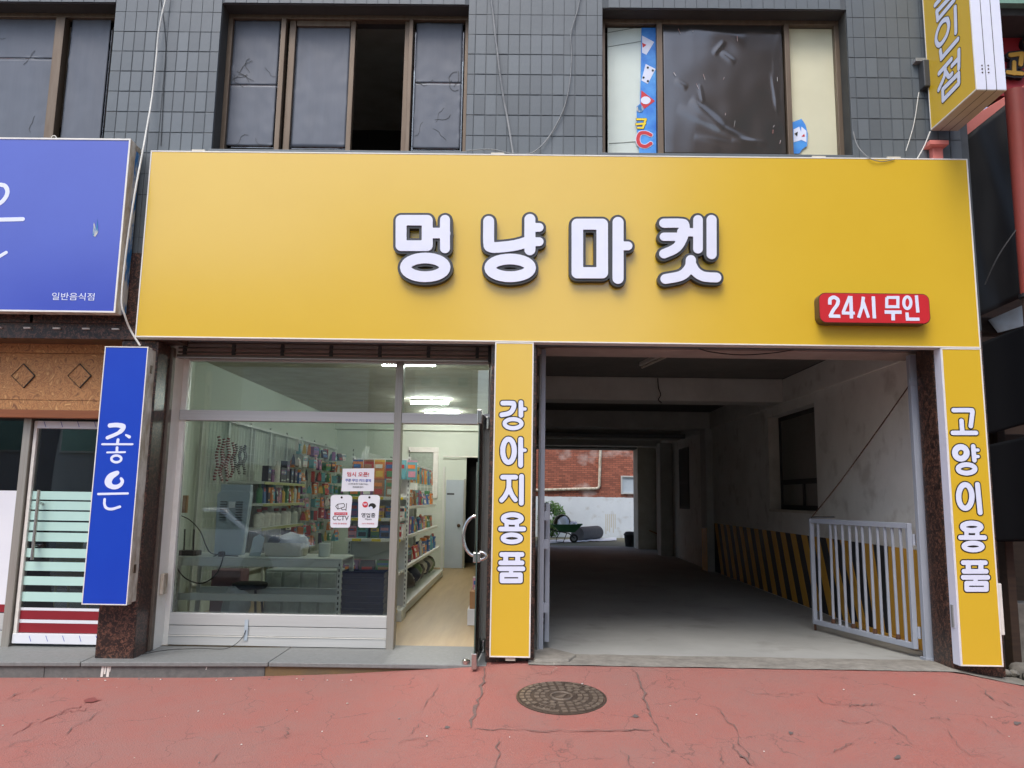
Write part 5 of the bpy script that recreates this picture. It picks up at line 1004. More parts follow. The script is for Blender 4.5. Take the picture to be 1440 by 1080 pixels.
bp('stile', 'white_trim', (dx0, dx0+.03, RF-.03, RF+.03, dz0, dz1), bevel=.003, parent=dr)
r1 = bp('rail', 'white_film', (dx0+.031, dx1, RF-.034, RF+.03, zz(90, 603, RF), dz1), bevel=.003, parent=dr); r2 = bp('rail', 'white_film', (dx0+.0, dx1, RF-.036, RF+.03, dz0, zz(90, 891, RF)), bevel=.003, parent=dr)
bp('pane', 'dark_glass', (dx0+.03, dx1, RF, RF+.008, zz(90, 891, RF), zz(90, 603, RF)), parent=dr)
def band(nm, m_, a, b, s=3.173): bp(nm, m_, (dx0+.032, dx1, RF-.005, RF-.001, zz(90, 580+b/s, RF), zz(90, 580+a/s, RF)), parent=dr)
for a, b in ((353, 390), (397, 435), (442, 482), (490, 528), (537, 577), (608, 648), (668, 708), (733, 772), (803, 845)): band('film_stripe', 'frost', a, b)
band('film_band', 'white_film', 873, 885); band('film_band', 'maroon', 886, 925); band('film_band', 'white_film', 926, 941); band('film_band', 'maroon', 942, 984)
for k in range(5):
    for zc, nm in ((596.5, r1), (898, r2)):
        a = P(62+k*23.5-(zc-596)*.07, zc-4, RF-.0375); b = P(64.5+k*23.5-(zc-596)*.07, zc+4, RF-.0375); MB().bar(a, b, .004, .001, (0, 1, 0)).build('film_mark', 'blue_deep', dr)
ha, hb = P(56, 689, RF-.07), P(44.5, 787, RF-.07); MB().tube([(ha.x, RF-.08, ha.z), (ha.x, RF-.08, hb.z)], .016, 10).build('handle', 'steel', dr, smooth=60)
for z in (ha.z-.12, hb.z+.12): MB().tube([(ha.x, RF-.08, z), (ha.x, RF-.0, z)], .011, 8).build('handle_stud', 'steel', dr, smooth=60)
# dining room behind
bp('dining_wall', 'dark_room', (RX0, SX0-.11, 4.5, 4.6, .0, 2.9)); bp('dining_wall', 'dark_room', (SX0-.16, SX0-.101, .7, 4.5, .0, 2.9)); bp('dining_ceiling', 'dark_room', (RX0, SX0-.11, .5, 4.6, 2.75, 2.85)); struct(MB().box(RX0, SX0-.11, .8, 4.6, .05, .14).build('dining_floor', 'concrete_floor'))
ch = thing('dining_chair', 'yellow shell chair behind the striped restaurant door', 'chair', (-4.5, 1.7, .14)); cc = P(90, 800, 1.7)
def shell(u, v):
    x = (u-.5)*.46; t_ = v
    if t_ < .5: y = -.22+.44*t_*2; z = .45-.03*math.sin(t_*2*math.pi)+.05*(2*u-1)**2
    else: y = .22+.06*(t_-.5)*2-.06*(2*u-1)**2; z = .45+.4*(t_-.5)*2
    return (cc.x+x, 1.7+y, .14+z)
o = MB().sheet(shell, 12, 16).build('seat_shell', cmat(200, 190, 40), ch, smooth=60); o.modifiers.new('t', 'SOLIDIFY').thickness = .012
for sx in (-1, 1):
    for sy in (-1, 1): MB().tube([(cc.x+sx*.14, 1.7+sy*.14, .58), (cc.x+sx*.21, 1.7+sy*.2, .14)], .014, 6).build('leg', cmat(200, 190, 40), ch)
# ================================================================== RIGHT NEIGHBOUR
nb = thing('neighbour_stall', 'dark timber stall frame behind black tarpaulin beside the yellow column', 'stall', (4.6, 1, 0))
bp('back_wall', 'wood_dark', (4.02, 9, 2.2, 2.4, -.1, 6.0), parent=nb); bp('side_post', 'wood_dark', (P(1412, 800, .6).x, P(1424, 800, .6).x, .56, .68, .0, 3.0), bevel=.006, parent=nb); bp('side_post', 'wood_dark', (5.6, 5.75, .5, .65, 0, 3.0), bevel=.006, parent=nb)
bp('cross_beam', 'wood_dark', (4.02, 8, .62, .72, zz(1405, 625, .6), zz(1405, 610, .6)), bevel=.006, parent=nb); bp('cross_beam', 'wood_dark', (4.02, 8, .55, .72, zz(1390, 470, .6), zz(1390, 448, .6)), bevel=.006, parent=nb)
bp('low_wall', 'concrete_rough', (4.02, 8, .75, .95, -.1, .62), bevel=.01, parent=nb)
def hang(name, label, pts, Y, matn, amp, cat='tarpaulin'):
    q = [P(x, y, Y) for x, y in pts]
    def fn(u, v): p = q[0].lerp(q[1], u).lerp(q[3].lerp(q[2], u), v); return (p.x, p.y+amp*noise.noise(Vector((p.x*4+p.z*1.0, 1, 2)))+amp*.3*noise.noise(Vector((p.x*9, p.z*2, 5))), p.z)
    o = MB().sheet(fn, 24, 30).build(name, matn, smooth=60); o.modifiers.new('t', 'SOLIDIFY').thickness = .004; return tag(o, label, cat)
hang('black_tarpaulin', 'black tarpaulin hung beside the end of the yellow fascia', [(1340, 206), (1425, 138), (1500, 390), (1368, 449)], .28, 'black_tarp', .05)
hang('navy_board', 'upper dark navy panel beside the yellow column sign', [(1368, 487), (1520, 425), (1520, 575), (1382, 613)], .30, 'navy_board', .004, 'panel')
hang('navy_board', 'lower dark navy panel beside the yellow column sign', [(1382, 627), (1520, 598), (1520, 760), (1396, 762)], .32, 'navy_board', .004, 'panel')
hang('roof_sheet', 'pale stained roof sheet showing under the black tarpaulin', [(1390, 450), (1500, 402), (1510, 440), (1404, 468)], .5, 'white_paint', .01, 'roof sheet')
pxr = P(1426, 130, -.05); pole = thing('red_pole', 'weathered red pipe post outside the black tarpaulin', 'pole', (pxr.x, -.05, 0))
MB().tube([(pxr.x, -.05, zz(1426, 128, -.05)), (pxr.x, -.05, zz(1430, 415, -.05))], .075, 16).build('pipe', 'pole_red', pole, smooth=50); MB().tube([(pxr.x, -.05, zz(1430, 415, -.05)), (pxr.x, -.05, -.1)], .068, 16).build('lower_pipe', 'wood_dark', pole, smooth=50)
MB().lathe([(.09, 0), (.09, .03), (.07, .035)], (pxr.x, -.05, zz(1430, 418, -.05)), 16).build('collar', 'black', pole, smooth=40)
cable('guy_wire', [P(1385, 400, .1), P(1410, 350, .0), P(1470, 270, -.1)], .006, 'wire_black', 'black guy wire crossing the tarpaulin and red pole')
rb2 = thing('red_board_sign', 'red neighbour sign board with raised gold Hangul', 'sign', (5, .4, 4.6)); NY = .45
bp('board', mat('red board', L(176, 40, 48), .5, col2=L(150, 32, 40), nscale=2), (4.05, 8, NY, NY+.1, zz(1420, 135, NY), zz(1420, 38, NY)), bevel=.004, parent=rb2)
for iso, m_, d_ in ((.02, 'black', .05), (0, 'gold_letter', .06)): glyph(px_strokes([([(1416, 82), (1432, 80), (1430, 95)], 3.2), ([(1421, 92), (1421, 108)], 2.8), ([(1412, 106), (1432, 108)], 3)], 0, 0, 1, NY), iso, .006, facing(NY-d_), NF, d_).build('letter', m_, rb2)
for iso, m_, d_ in ((.02, 'black', .05), (0, 'gold_letter', .06)): glyph(px_strokes([(ell(1446, 64, 8, 6), 3)], 0, 0, 1, NY), iso, .006, facing(NY-d_), NF, d_).build('letter', m_, rb2)
aw = thing('neighbour_soffit', 'dark soffit with a white ceiling cassette above the red sign board', 'soffit', (5, .3, 6)); bp('panel', 'soffit', (4.05, 8, .1, 1.8, zz(1420, 22, .1), zz(1420, 22, .1)+.25), bevel=.01, parent=aw); bp('fascia', cmat(120, 160, 140), (4.05, 8, .02, .098, zz(1420, 12, .1), zz(1420, 12, .1)+.5), parent=aw); bp('cassette', 'white_trim', (P(1425, 25, .5).x, 5.6, .45, .9, zz(1420, 22, .1)-.04, zz(1420, 22, .1)-.001), bevel=.01, parent=aw)
hang('salmon_awning', 'salmon pink awning cloth behind the black tarpaulin top', [(1344, 178), (1440, 120), (1440, 170), (1346, 222)], .36, 'pink_awning', .02, 'awning')
tag(MB().box(P(1404, 870, .05).x, P(1410, 870, .05).x, .03, .10, .45, .86).build('utility_box', 'white_trim', bevel=.006), 'slim white box behind the end of the yellow column sign', 'box')
for i in range(16):
    x = 4.05+random.random()*1.2; y = .1+random.random()*.6; lump('rubble_stone', (x, y, gz(x, y)+.04), *[(.04, .035, .03), (.065, .06, .045), (.115, .1, .075)][i % 3], 'concrete_rough', i+40, ['small chip', 'fist sized rough stone', 'large rough stone'][i % 3]+' in the rubble beside the yellow column foot', 'stone', group='rubble beside the column')
# ================================================================== CABLES ON THE FACADE
cable('white_cable', [P(236, -15, .06), P(224, 40, .06), P(220, 80, .06), P(214, 135, .06), P(203, 200, -.02), P(190, 270, -.13), P(178, 350, -.13), P(171, 420, -.13), P(176, 445, -.1), P(184, 465, -.04), P(197, 486, -.03)], .008, 'wire_white', 'white cable running down the wall past the blue sign edge')
for dx in (0, 7): cable('thin_cable', [P(224+dx, -15, .108), P(233+dx, 60, .108), P(230+dx, 130, .108), P(226+dx*.6, 205, .108)], .003, 'wire_black', 'thin dark cable on the tiles beside the white cable', 'cable') if dx == 0 else None
cable('conduit', [P(689, -15, .09), P(694, 25, .09), P(698, 62, .09), P(706, 125, .09), P(714, 170, .09), P(722, 218, .06)], .010, 'wire_grey', 'grey conduit slanting down the tiles between the windows', 'conduit')
cable('hanging_cable', [P(818, -15, .09), P(812, 15, .09), P(803, 48, .09), P(804, 80, .09), P(800, 125, .09), P(790, 160, .09), P(770, 195, .09), P(748, 215, .05), P(720, 216, .05), P(690, 210, .05), P(655, 212, .05)], .006, 'wire_grey', 'loose grey cable curving down the tiles to the fascia')
cable('hanging_cable', [P(1200, 185, .09), P(1206, 205, .06), P(1222, 222, -.015), P(1240, 227, -.015), P(1258, 224, -.01)], .004, 'wire_grey', 'thin cable drooping over the fascia edge under the blade sign')
cable('hanging_cable', [P(1292, 130, .09), P(1285, 175, .08), P(1274, 212, .08)], .004, 'wire_white', 'thin cable falling from the junction box on tiles')
cable('hanging_cable', [P(1308, 185, .06), P(1300, 205, .05), P(1290, 223, .05)], .006, 'wire_white', 'white cable from the blade sign foot to the fascia')
# ================================================================== SHOP INTERIOR
# lit tube lamps
for px, py, lab in ((575, 513, 'lit tube lamp near the shop window'), (604, 567, 'lit tube lamp deeper inside the shop'), (622, 583.5, 'lit tube lamp by the back wall of the shop')):
    c = PZ(px, py, SCE-.06); lt = thing('ceiling_lamp', lab, 'lamp', (c.x, c.y, SCE)); bp('base', 'white_trim', (c.x-.3, c.x+.3, c.y-.04, c.y+.04, SCE-.03, SCE-.001), parent=lt)
    MB().tube([(c.x-.29, c.y, SCE-.055), (c.x+.29, c.y, SCE-.055)], .02, 10).build('tube', 'lamp', lt, smooth=60)
# work table of white slotted steel
TY0, TY1 = .86, 1.42; TZ = zz(360, 784, TY0); tb0, tb1 = xx(246, 800, TY0), xx(480, 800, TY0); zl = zz(360, 841, TY0)
tb = thing('steel_table', 'white slotted steel table behind the shop window', 'table', ((tb0+tb1)/2, 1.1, FLOOR))
bp('top', 'white_steel', (tb0, tb1, TY0, TY1, TZ-.02, TZ), bevel=.004, parent=tb)
for y in (TY0, TY1-.03): bp('apron', 'white_steel', (tb0+.04, tb1-.04, y, y+.03, TZ-.085, TZ-.021), bevel=.003, parent=tb); bp('brace', 'white_steel', (tb0+.04, tb1-.04, y, y+.03, zl-.03, zl+.035), bevel=.003, parent=tb)
for x in (tb0, tb1-.04):
    for y in (TY0, TY1-.04):
        l_ = bp('leg', 'white_steel', (x, x+.04, y, y+.04, FLOOR, TZ-.021), bevel=.002, parent=tb)
        if y == TY0: MB_ = MB(); [MB_.box(x+.014, x+.026, y-.001, y+.0005, FLOOR+.04+.05*k, FLOOR+.065+.05*k) for k in range(14)]; MB_.build('slot', 'black', l_, kind='stuff')
# kiosk back
KY = 1.08; kx0, kx1 = xx(301, 730, KY), xx(348, 730, KY); kz1 = zz(325, 681, KY)
kk_ = thing('payment_kiosk', 'pale grey payment kiosk seen from behind on the steel table', 'kiosk', ((kx0+kx1)/2, KY, TZ))
MB().prism([(kx0+.02, KY, TZ), (kx1-.035, KY, TZ), (kx1, KY+.03, kz1-.1), (kx1-.01, KY+.05, kz1-.06), (kx0+.03, KY+.05, kz1-.06), (kx0, KY+.03, kz1-.1)], (0, .10, .0)).build('shell', 'kiosk', kk_, bevel=.012)
bp('head', 'kiosk', (kx0+.02, kx1-.005, KY+.06, KY+.12, kz1-.08, kz1), bevel=.008, parent=kk_)
for i in range(8):
    for xa in (kx0+.05, kx1-.12): bp('vent_slot', 'letter_dark', (xa, xa+.06, KY-.0, KY+.02, TZ+.33+.025*i, TZ+.337+.025*i), parent=kk_)
bp('plate', 'white_film', ((kx0+kx1)/2-.03, (kx0+kx1)/2+.03, KY+.001, KY+.012, TZ+.45, TZ+.51), parent=kk_)
def on_table(px, Y=1.0): return xx(px, 780, Y)
bx_ = thing('plastic_basket', 'beige plastic basket of bags on the steel table', 'basket', (on_table(396), 1.05, TZ)); a, b = on_table(369, .98), on_table(425, .98)
def tub(a, b, y0, y1, z0, z1, tp, matn, parent, nm='tub'):
    v = [(a+tp, y0+tp, z0), (b-tp, y0+tp, z0), (b-tp, y1-tp, z0), (a+tp, y1-tp, z0), (a, y0, z1), (b, y0, z1), (b, y1, z1), (a, y1, z1)]
    o = MB().add(v, [(0, 3, 2, 1), (0, 1, 5, 4), (1, 2, 6, 5), (2, 3, 7, 6), (3, 0, 4, 7)]).build(nm, matn, parent, bevel=.008); m_ = o.modifiers.new('t', 'SOLIDIFY'); m_.thickness = .006; m_.offset = 0; return o
tub(a, b, .98, 1.24, TZ+.003, TZ+.13, .02, 'basket', bx_)
lump('plastic_bag', ((a+b)/2+.06, 1.1, TZ+.15), .15, .1, .07, 'plastic_bag', 5, 'white printed plastic bag heaped in the beige basket', 'bag'); lump('cord_heap', ((a+b)/2-.1, 1.1, TZ+.14), .08, .08, .05, 'black', 6, 'dark cord bundle in the beige basket', 'cords')
a, b = on_table(350, 1.0), on_table(366, 1.0); tag(MB().prism([(a, 1.0, TZ), (b, 1.0, TZ), (b, 1.1, TZ+.17), ((a+b)/2, 1.11, TZ+.2), (a, 1.1, TZ+.17)], (0, .01, 0)).build('scanner_stand', 'kiosk', bevel=.004), 'pale blue upright card stand beside the beige basket', 'stand')
a = on_table(456, 1.1); mg = thing('white_canister', 'white cylindrical canister on the table end', 'canister', (a, 1.1, TZ)); MB().lathe([(.055, 0), (.055, .125), (.05, .13), (.048, .12), (.001, .118)], (a, 1.1, TZ), 20).build('body', 'white_steel', mg, smooth=40)
a = on_table(263, .98); rt_ = thing('network_router', 'flat black router with cables on the steel table', 'router', (a, .98, TZ)); bp('case', 'black', (a-.1, a+.1, .94, 1.08, TZ, TZ+.045), bevel=.006, parent=rt_)
for dx in (-.07, .02): MB().tube([(a+dx, 1.07, TZ+.04), (a+dx-.01, 1.08, TZ+.24)], .007, 6).build('aerial', 'black', rt_)
cable('power_cord', [P(300, 783, .9), P(310, 778, .88), P(314, 782, .85), P(305, 806, .84), P(285, 820, .84), P(262, 814, .84), P(248, 796, .86), P(244, 770, .9), P(246, 740, .95)], .006, 'wire_black', 'black power cord looping down before the steel table')
cable('power_cord', [P(252, 724, 1.0), P(268, 732, 1.0), P(282, 748, .95), P(290, 768, .93), P(300, 779, .92), P(335, 782, .92)], .005, 'wire_black', 'black cord falling from the wall box to the table')
c = P(312, 775, .9); tag(MB().lathe([(.03, 0), (.034, .02), (.03, .045), (.01, .05)], (c.x, .9, TZ), 12).build('webcam', 'black', smooth=40), 'small black round camera on the table edge', 'camera')
c = P(255, 708, 1.2); tag(MB().box(c.x-.06, c.x+.07, 1.15, 1.2, c.z-.09, c.z+.08).build('wall_box', 'card', bevel=.004), 'brown box on the shop side wall above the table', 'box')
# under the table
c = P(318, 830, 1.5); tag(MB().box(c.x-.16, c.x+.14, 1.5, 1.75, FLOOR, .72).build('pink_carton', cmat(150, 110, 118), bevel=.006), 'dull pink carton standing under the steel table', 'carton')
c = P(332, 850, 1.25); lump('white_sack', (c.x, 1.25, .36), .12, .1, .26, 'plastic_bag', 9, 'white plastic sack leaning under the steel table', 'sack')
st2 = thing('stool', 'black framed stool with round seat under the steel table', 'stool', (P(350, 850, 1.35).x, 1.35, FLOOR)); sx_ = P(350, 850, 1.35).x
MB().lathe([(.15, .42), (.17, .44), (.17, .47), (.14, .48), (.001, .48)], (sx_, 1.35, FLOOR), 18).build('seat', 'black', st2, smooth=40)
for i in range(4): a_ = .785+i*1.571; MB().tube([(sx_+.12*math.cos(a_), 1.35+.12*math.sin(a_), .56), (sx_+.17*math.cos(a_), 1.35+.17*math.sin(a_), FLOOR)], .012, 6).build('leg', 'black', st2)
dw = thing('drawer_unit', 'clear plastic storage drawers under the steel table end', 'drawers', (-2.2, 1.7, FLOOR)); a, b = xx(372, 820, 1.65), xx(474, 820, 1.65)
bp('carcass', cmat(190, 198, 194), (a, b, 1.66, 2.0, FLOOR, .72), bevel=.006, parent=dw)
for i in range(4):
    for j in range(2): w_ = (b-a)/4; bp('drawer', cmat(214, 222, 218), (a+w_*i+.015, a+w_*(i+1)-.015, 1.645, 1.659, FLOOR+.04+.27*j, FLOOR+.28+.27*j), bevel=.004, parent=dw)
# navy shopping baskets
n0 = thing('shopping_basket', 'navy plastic shopping basket in the stack by the mullion', 'basket', (xx(508, 860, 1.15), 1.25, FLOOR+.02), 'stacked navy baskets'); a, b = xx(479, 850, 1.1), xx(539, 850, 1.1)
body0 = tub(a, b, 1.1, 1.42, FLOOR+.02, FLOOR+.21, .03, 'navy', n0, 'tub'); rim0 = MB(); rim0.tube([(a, 1.1, FLOOR+.21), (b, 1.1, FLOOR+.21), (b, 1.42, FLOOR+.17), (a, 1.42, FLOOR+.21), (a, 1.1, FLOOR+.21)], .011, 6); rim0 = rim0.build('rim', 'navy', n0)
for k in range(1, 8):
    e = n0.copy(); COL.objects.link(e); e.location.z += .058*k; e['label'] = 'navy plastic shopping basket in the stack by the mullion' if k < 7 else 'topmost navy shopping basket of the stack by the mullion'
    for ch_ in (body0, rim0): d = ch_.copy(); COL.objects.link(d); d.parent = e; d.matrix_parent_inverse = ch_.matrix_parent_inverse.copy()
# products --------------------------------------------------------
PAL = [(184, 58, 58), (58, 102, 160), (230, 186, 76), (72, 132, 84), (230, 226, 214), (140, 84, 142), (228, 134, 62), (108, 172, 180), (58, 58, 76), (214, 148, 164), (158, 112, 78), (204, 208, 194)]
def m_box(w, d, h):
    mb = MB().box(-w/2, w/2, -d/2, d/2, 0, h); mb.cur = 1; mb.box(-w*.5, w*.5, -d/2-.001, -d/2, h*.55, h*.82); mb.cur = 2; mb.box(-w*.3, w*.2, -d/2-.002, -d/2-.001, h*.62, h*.74); mb.box(-w*.36, w*.3, -d/2-.001, -d/2, h*.12, h*.2); return mb
def m_pouch(w, d, h):
    mb = MB(); mb.add([(-w/2, -d/2, 0), (w/2, -d/2, 0), (w/2, d/2, 0), (-w/2, d/2, 0), (-w/2, -d*.35, h*.6), (w/2, -d*.35, h*.6), (w/2, d*.35, h*.6), (-w/2, d*.35, h*.6), (-w/2, -.003, h), (w/2, -.003, h), (w/2, .003, h), (-w/2, .003, h)], [(0, 3, 2, 1), (0, 1, 5, 4), (1, 2, 6, 5), (2, 3, 7, 6), (3, 0, 4, 7), (4, 5, 9, 8), (5, 6, 10, 9), (6, 7, 11, 10), (7, 4, 8, 11), (8, 9, 10, 11)])
    mb.cur = 1; mb.add([(-w*.35, -d/2-.002, h*.12), (w*.35, -d/2-.002, h*.12), (w*.35, -d*.41-.002, h*.42), (-w*.35, -d*.41-.002, h*.42)], [(0, 1, 2, 3)]); mb.box(-w*.5, w*.5, -.006, .006, h*.9, h*.99); mb.cur = 2; mb.add([(-w*.42, -d*.36-.003, h*.56), (w*.3, -d*.36-.003, h*.56), (w*.3, -d*.2-.004, h*.76), (-w*.42, -d*.2-.004, h*.76)], [(0, 1, 2, 3)]); return mb
def m_bottle(w, d, h):
    mb = MB().lathe([(w*.46, 0), (w*.5, h*.03), (w*.5, h*.66), (w*.3, h*.78), (w*.2, h*.8), (w*.2, h*.86)], (0, 0, 0), 12); mb.cur = 1; mb.lathe([(w*.24, h*.84), (w*.24, h), (w*.1, h)], (0, 0, 0), 10); return mb
_pm = {}
CN = ['red', 'blue', 'yellow', 'green', 'cream', 'violet', 'orange', 'turquoise', 'dark slate', 'pink', 'brown', 'pale grey']
def product(kind, dims, c1, c2, loc, rz, label, group):
    key = (kind, dims, c1, c2)
    if key not in _pm: _pm[key] = {'box': m_box, 'pouch': m_pouch, 'bottle': m_bottle}[kind](*dims).mesh(kind, [cmat(*PAL[c1]), cmat(*PAL[c2]), cmat(*PAL[(c1*5+c2*3+4) % 12])], 35)
    label = '%s and %s ' % (CN[c1], CN[c2])+label if c1 != c2 else CN[c1]+' '+label
    nm = {'box': 'product_box', 'pouch': 'snack_pouch', 'bottle': 'product_bottle'}[kind]
    o = place(_pm[key], nm, loc, rot=(0, 0, rz)); tag(o, label, {'box': 'box', 'pouch': 'pouch', 'bottle': 'bottle'}[kind], group); return o
R0 = random.Random(21)
def rack(name, label, loc): return thing(name, label, 'shelving', loc)
# shelving on the side wall
sh = rack('wall_shelving', 'three grey green shelves of bottles and boxes on the shop side wall', (-3.4, 3.7, FLOOR)); SWX = SX0
zsv = [PXp(372, 742, -3.12).z, PXp(372, 708, -3.12).z, PXp(372, 677, -3.12).z]; y0_, y1_ = PXp(372, 677, -3.12).y, PXp(429, 680, -3.12).y
for z in zsv: bp('shelf', 'white_steel', (SWX+.02, -3.12, y0_, y1_, z-.03, z), bevel=.003, parent=sh); bp('price_rail', cmat(190, 190, 120), (-3.12, -3.112, y0_, y1_, z-.035, z-.002), parent=sh)
for y in (y0_-.02, y1_+.0, (y0_+y1_)/2): bp('upright', 'white_steel', (SWX+.002, SWX+.04, y, y+.03, FLOOR, 2.35), parent=sh)
lab = ['white capped tub or bottle on the lowest wall shelf', 'slim bottle or pack on the middle wall shelf', 'purple or blue pack on the top wall shelf']
def fill(z, ya, yb, xf, kind_set, dims_set, step, label, group, rz=math.pi/2, cols=None, depth_x=None):
    y = ya+step/2
    while y < yb:
        k = R0.choice(kind_set); dm = R0.choice(dims_set); cs_ = R0.choice(cols) if cols else (R0.randrange(12), R0.randrange(12))
        product(k, dm, cs_[0], cs_[1], (xf-dm[1]/2-.03-R0.uniform(0, .04), y+R0.uniform(-.01, .01), z), rz+R0.uniform(-.08, .08), label % k, group); y += step
fill(zsv[0], y0_+.1, y1_, -3.12, ['bottle'], [(.16, .16, .24), (.13, .13, .22)], .24, 'tub shaped %s on the lowest wall shelf', 'tubs on the lowest wall shelf', cols=[(4, 4), (11, 4), (4, 0)])
fill(zsv[1], y0_+.05, y1_, -3.12, ['bottle', 'box', 'pouch'], [(.08, .07, .24), (.07, .06, .2), (.09, .06, .26)], .115, 'slim %s on the middle wall shelf', 'packs on the middle wall shelf')
fill(zsv[2], y0_+.25, y1_, -3.12, ['box'], [(.13, .08, .2), (.11, .09, .3), (.1, .08, .16)], .17, '%s on the top wall shelf', 'boxes on the top wall shelf', cols=[(8, 1), (1, 4), (5, 8), (8, 5)])
product('bottle', (.09, .09, .28), 4, 4, (-3.17, y0_+.62, zsv[2]), 1.5, 'tall bottle on the top wall shelf', 'boxes on the top wall shelf')
# wire grid panel with bead leashes
wg = rack('wire_grid_panel', 'white wire grid panel with hooks along the shop side wall', (SWX+.1, 4, 1)); gw = MB(); gy0, gy1 = 2.1, SYB-.15
for k in range(int((gy1-gy0)/.1)): gw.tube([(SWX+.06, gy0+k*.1, .5), (SWX+.06, gy0+k*.1, 2.36)], .003, 4)
for k in range(19): gw.tube([(SWX+.065, gy0, .5+k*.1), (SWX+.065, gy1, .5+k*.1)], .003, 4)
gw.build('wire_mesh', 'white_steel', wg, kind='stuff')
for z in (.5, 2.37): bp('frame_bar', 'white_steel', (SWX+.045, SWX+.075, gy0, gy1, z-.015, z+.015), parent=wg)
for k in range(9): bp('upright', 'white_steel', (SWX+.03, SWX+.06, gy0+k*(gy1-gy0)/8, gy0+k*(gy1-gy0)/8+.03, FLOOR, 2.42), parent=wg)
for i in range(11):
    y = 2.22+.085*i+.05*(i > 5); xh = SWX+.2+.02*(i % 2); zt = 2.13-.02*(i % 3)-.05*(i > 5); zb = 1.62+.05*(i % 2)+.1*(i > 5); n = 60; mb = MB(); col = 'maroon' if i < 6 else 'black'
    path = [(xh+.012*math.sin(j*.2+i), y+.01*math.sin(j*.1), zt+(zb-zt)*j/n) for j in range(n+1)]
    for j in range(0, n, 2): mb.cur = (j//2) % 2; mb.tube([path[j], path[min(j+2, n)]], .017 if mb.cur == 0 else .012, 6)
    tag(mb.build('bead_leash', [col, 'white_trim'], smooth=60), ('maroon and white beaded leash' if i < 6 else 'black and white beaded leash')+' hanging on the wire grid panel', 'leash', 'maroon beaded leashes on the grid' if i < 6 else 'black beaded leashes on the grid')
# small hanging packs and toys on the grid
hk = [m_pouch(.13, .04, .17), m_box(.1, .05, .15)]
for r in range(8):
    y = y1_+.12+.1*(r % 2)
    while y < SYB-.4:
        dm = R0.choice([(.13, .05, .17), (.1, .06, .15), (.15, .08, .13)]); k = R0.choice(['pouch', 'box'])
        product(k, dm, R0.choice([0, 2, 3, 6, 7, 9, 4, 5, 8, 8]), R0.randrange(12), (SWX+.2+R0.uniform(-.02, .1), y, .68+r*.205+R0.uniform(-.02, .02)), math.pi/2+R0.uniform(-.4, .4), 'small hanging %s on the wire grid panel hooks' % k, 'hanging packs on the wire grid'); y += .2
# end rack facing the street
EY = 2.46; ex0, ex1 = xx(490, 760, EY), xx(574, 760, EY)
er = rack('end_rack', 'white slotted end rack with yellow price tags near the shop door', ((ex0+ex1)/2, EY, FLOOR)); erz = zz(540, 642, EY)
for x in (ex0, ex1-.035): 
    l_ = bp('upright', 'white_steel', (x, x+.035, EY-.02, EY+.02, FLOOR, erz), bevel=.002, parent=er); mb = MB(); [mb.box(x+.012, x+.022, EY-.0212, EY-.0198, FLOOR+.1+.05*k, FLOOR+.125+.05*k) for k in range(36)]; mb.build('slot', 'letter_dark', l_, kind='stuff')
ez = [zz(520, y, 2.12) for y in (857, 804, 757, 728, 698)]
for i, z in enumerate(ez):
    bp('shelf', 'white_steel', (ex0+.036, ex1-.036, 2.12, EY+.02, z-.03, z), bevel=.003, parent=er); bp('price_rail', 'white_trim', (ex0+.036, ex1-.036, 2.112, 2.12, z-.035, z-.002), parent=er)
    for k in range(3): x = ex0+.1+k*.22+R0.uniform(-.02, .02); bp('price_tag', cmat(236, 206, 30), (x, x+.1, 2.108, 2.1115, z-.033, z-.004), parent=er)
bp('back_panel', 'white_steel', (ex0+.03, ex1-.03, EY+.022, EY+.04, FLOOR+.1, erz-.02), parent=er); bp('plinth', 'white_steel', (ex0+.03, ex1, 2.14, EY+.018, FLOOR, FLOOR+.12), bevel=.004, parent=er)
for i, z in enumerate(ez):
    x = ex0+.1
    while x < ex1-.06:
        if i == 0: k, dm = 'box', (.12, .14, .1)
        elif i == 1: k, dm = R0.choice([('box', (.15, .15, .09)), ('pouch', (.16, .12, .12))])
        elif i == 4: k, dm = 'pouch', R0.choice([(.12, .06, .2), (.11, .06, .17)])
        else: k, dm = R0.choice([('pouch', (.13, .07, .17)), ('pouch', (.12, .06, .15)), ('box', (.09, .07, .13))])
        for yy in (2.2, 2.34): product(k, dm, R0.randrange(12), R0.randrange(12), (x, yy, z), R0.uniform(-.05, .05), '%s standing on the %s of the end rack' % (k, ['bottom shelf', 'second lowest shelf', 'middle shelf', 'second highest shelf', 'highest shelf'][i]), 'goods on the end rack')
        x += dm[0]+.02
for k in range(6):
    x = ex0+.08+k*.125; product('pouch', (.115, .03, .22), R0.choice([7, 9, 2, 6, 0]), R0.randrange(12), (x, 2.42, erz-.26), 0, 'large pouch hanging along the top of the end rack', 'pouches along the rack top')
# aisle gondola
GXf = ex1-.05; ag = rack('aisle_gondola', 'long white gondola shelving down the shop aisle', (GXf-.4, 4.8, FLOOR)); ay0, ay1 = 2.55, 7.0
azs = [FLOOR+.12, .66, 1.0, 1.36]; adp = [.42, .36, .3, .26]
for z, d_ in zip(azs, adp): bp('shelf', 'white_steel', (GXf-.5, GXf-.5+.1+d_, ay0, ay1, z-.03, z), bevel=.003, parent=ag); bp('price_rail', 'white_trim', (GXf-.4+d_, GXf-.392+d_, ay0, ay1, z-.036, z+.002), parent=ag)
bp('plinth', 'white_steel', (GXf-.5, GXf+.0, ay0, ay1, FLOOR, FLOOR+.085), bevel=.004, parent=ag); bp('back_panel', 'white_steel', (GXf-.54, GXf-.501, ay0, ay1, FLOOR, 2.0), parent=ag)
for y in (ay0, (ay0+ay1)/2, ay1): bp('upright', 'white_steel', (GXf-.5, GXf-.46, y, y+.04, FLOOR, 2.06), parent=ag)
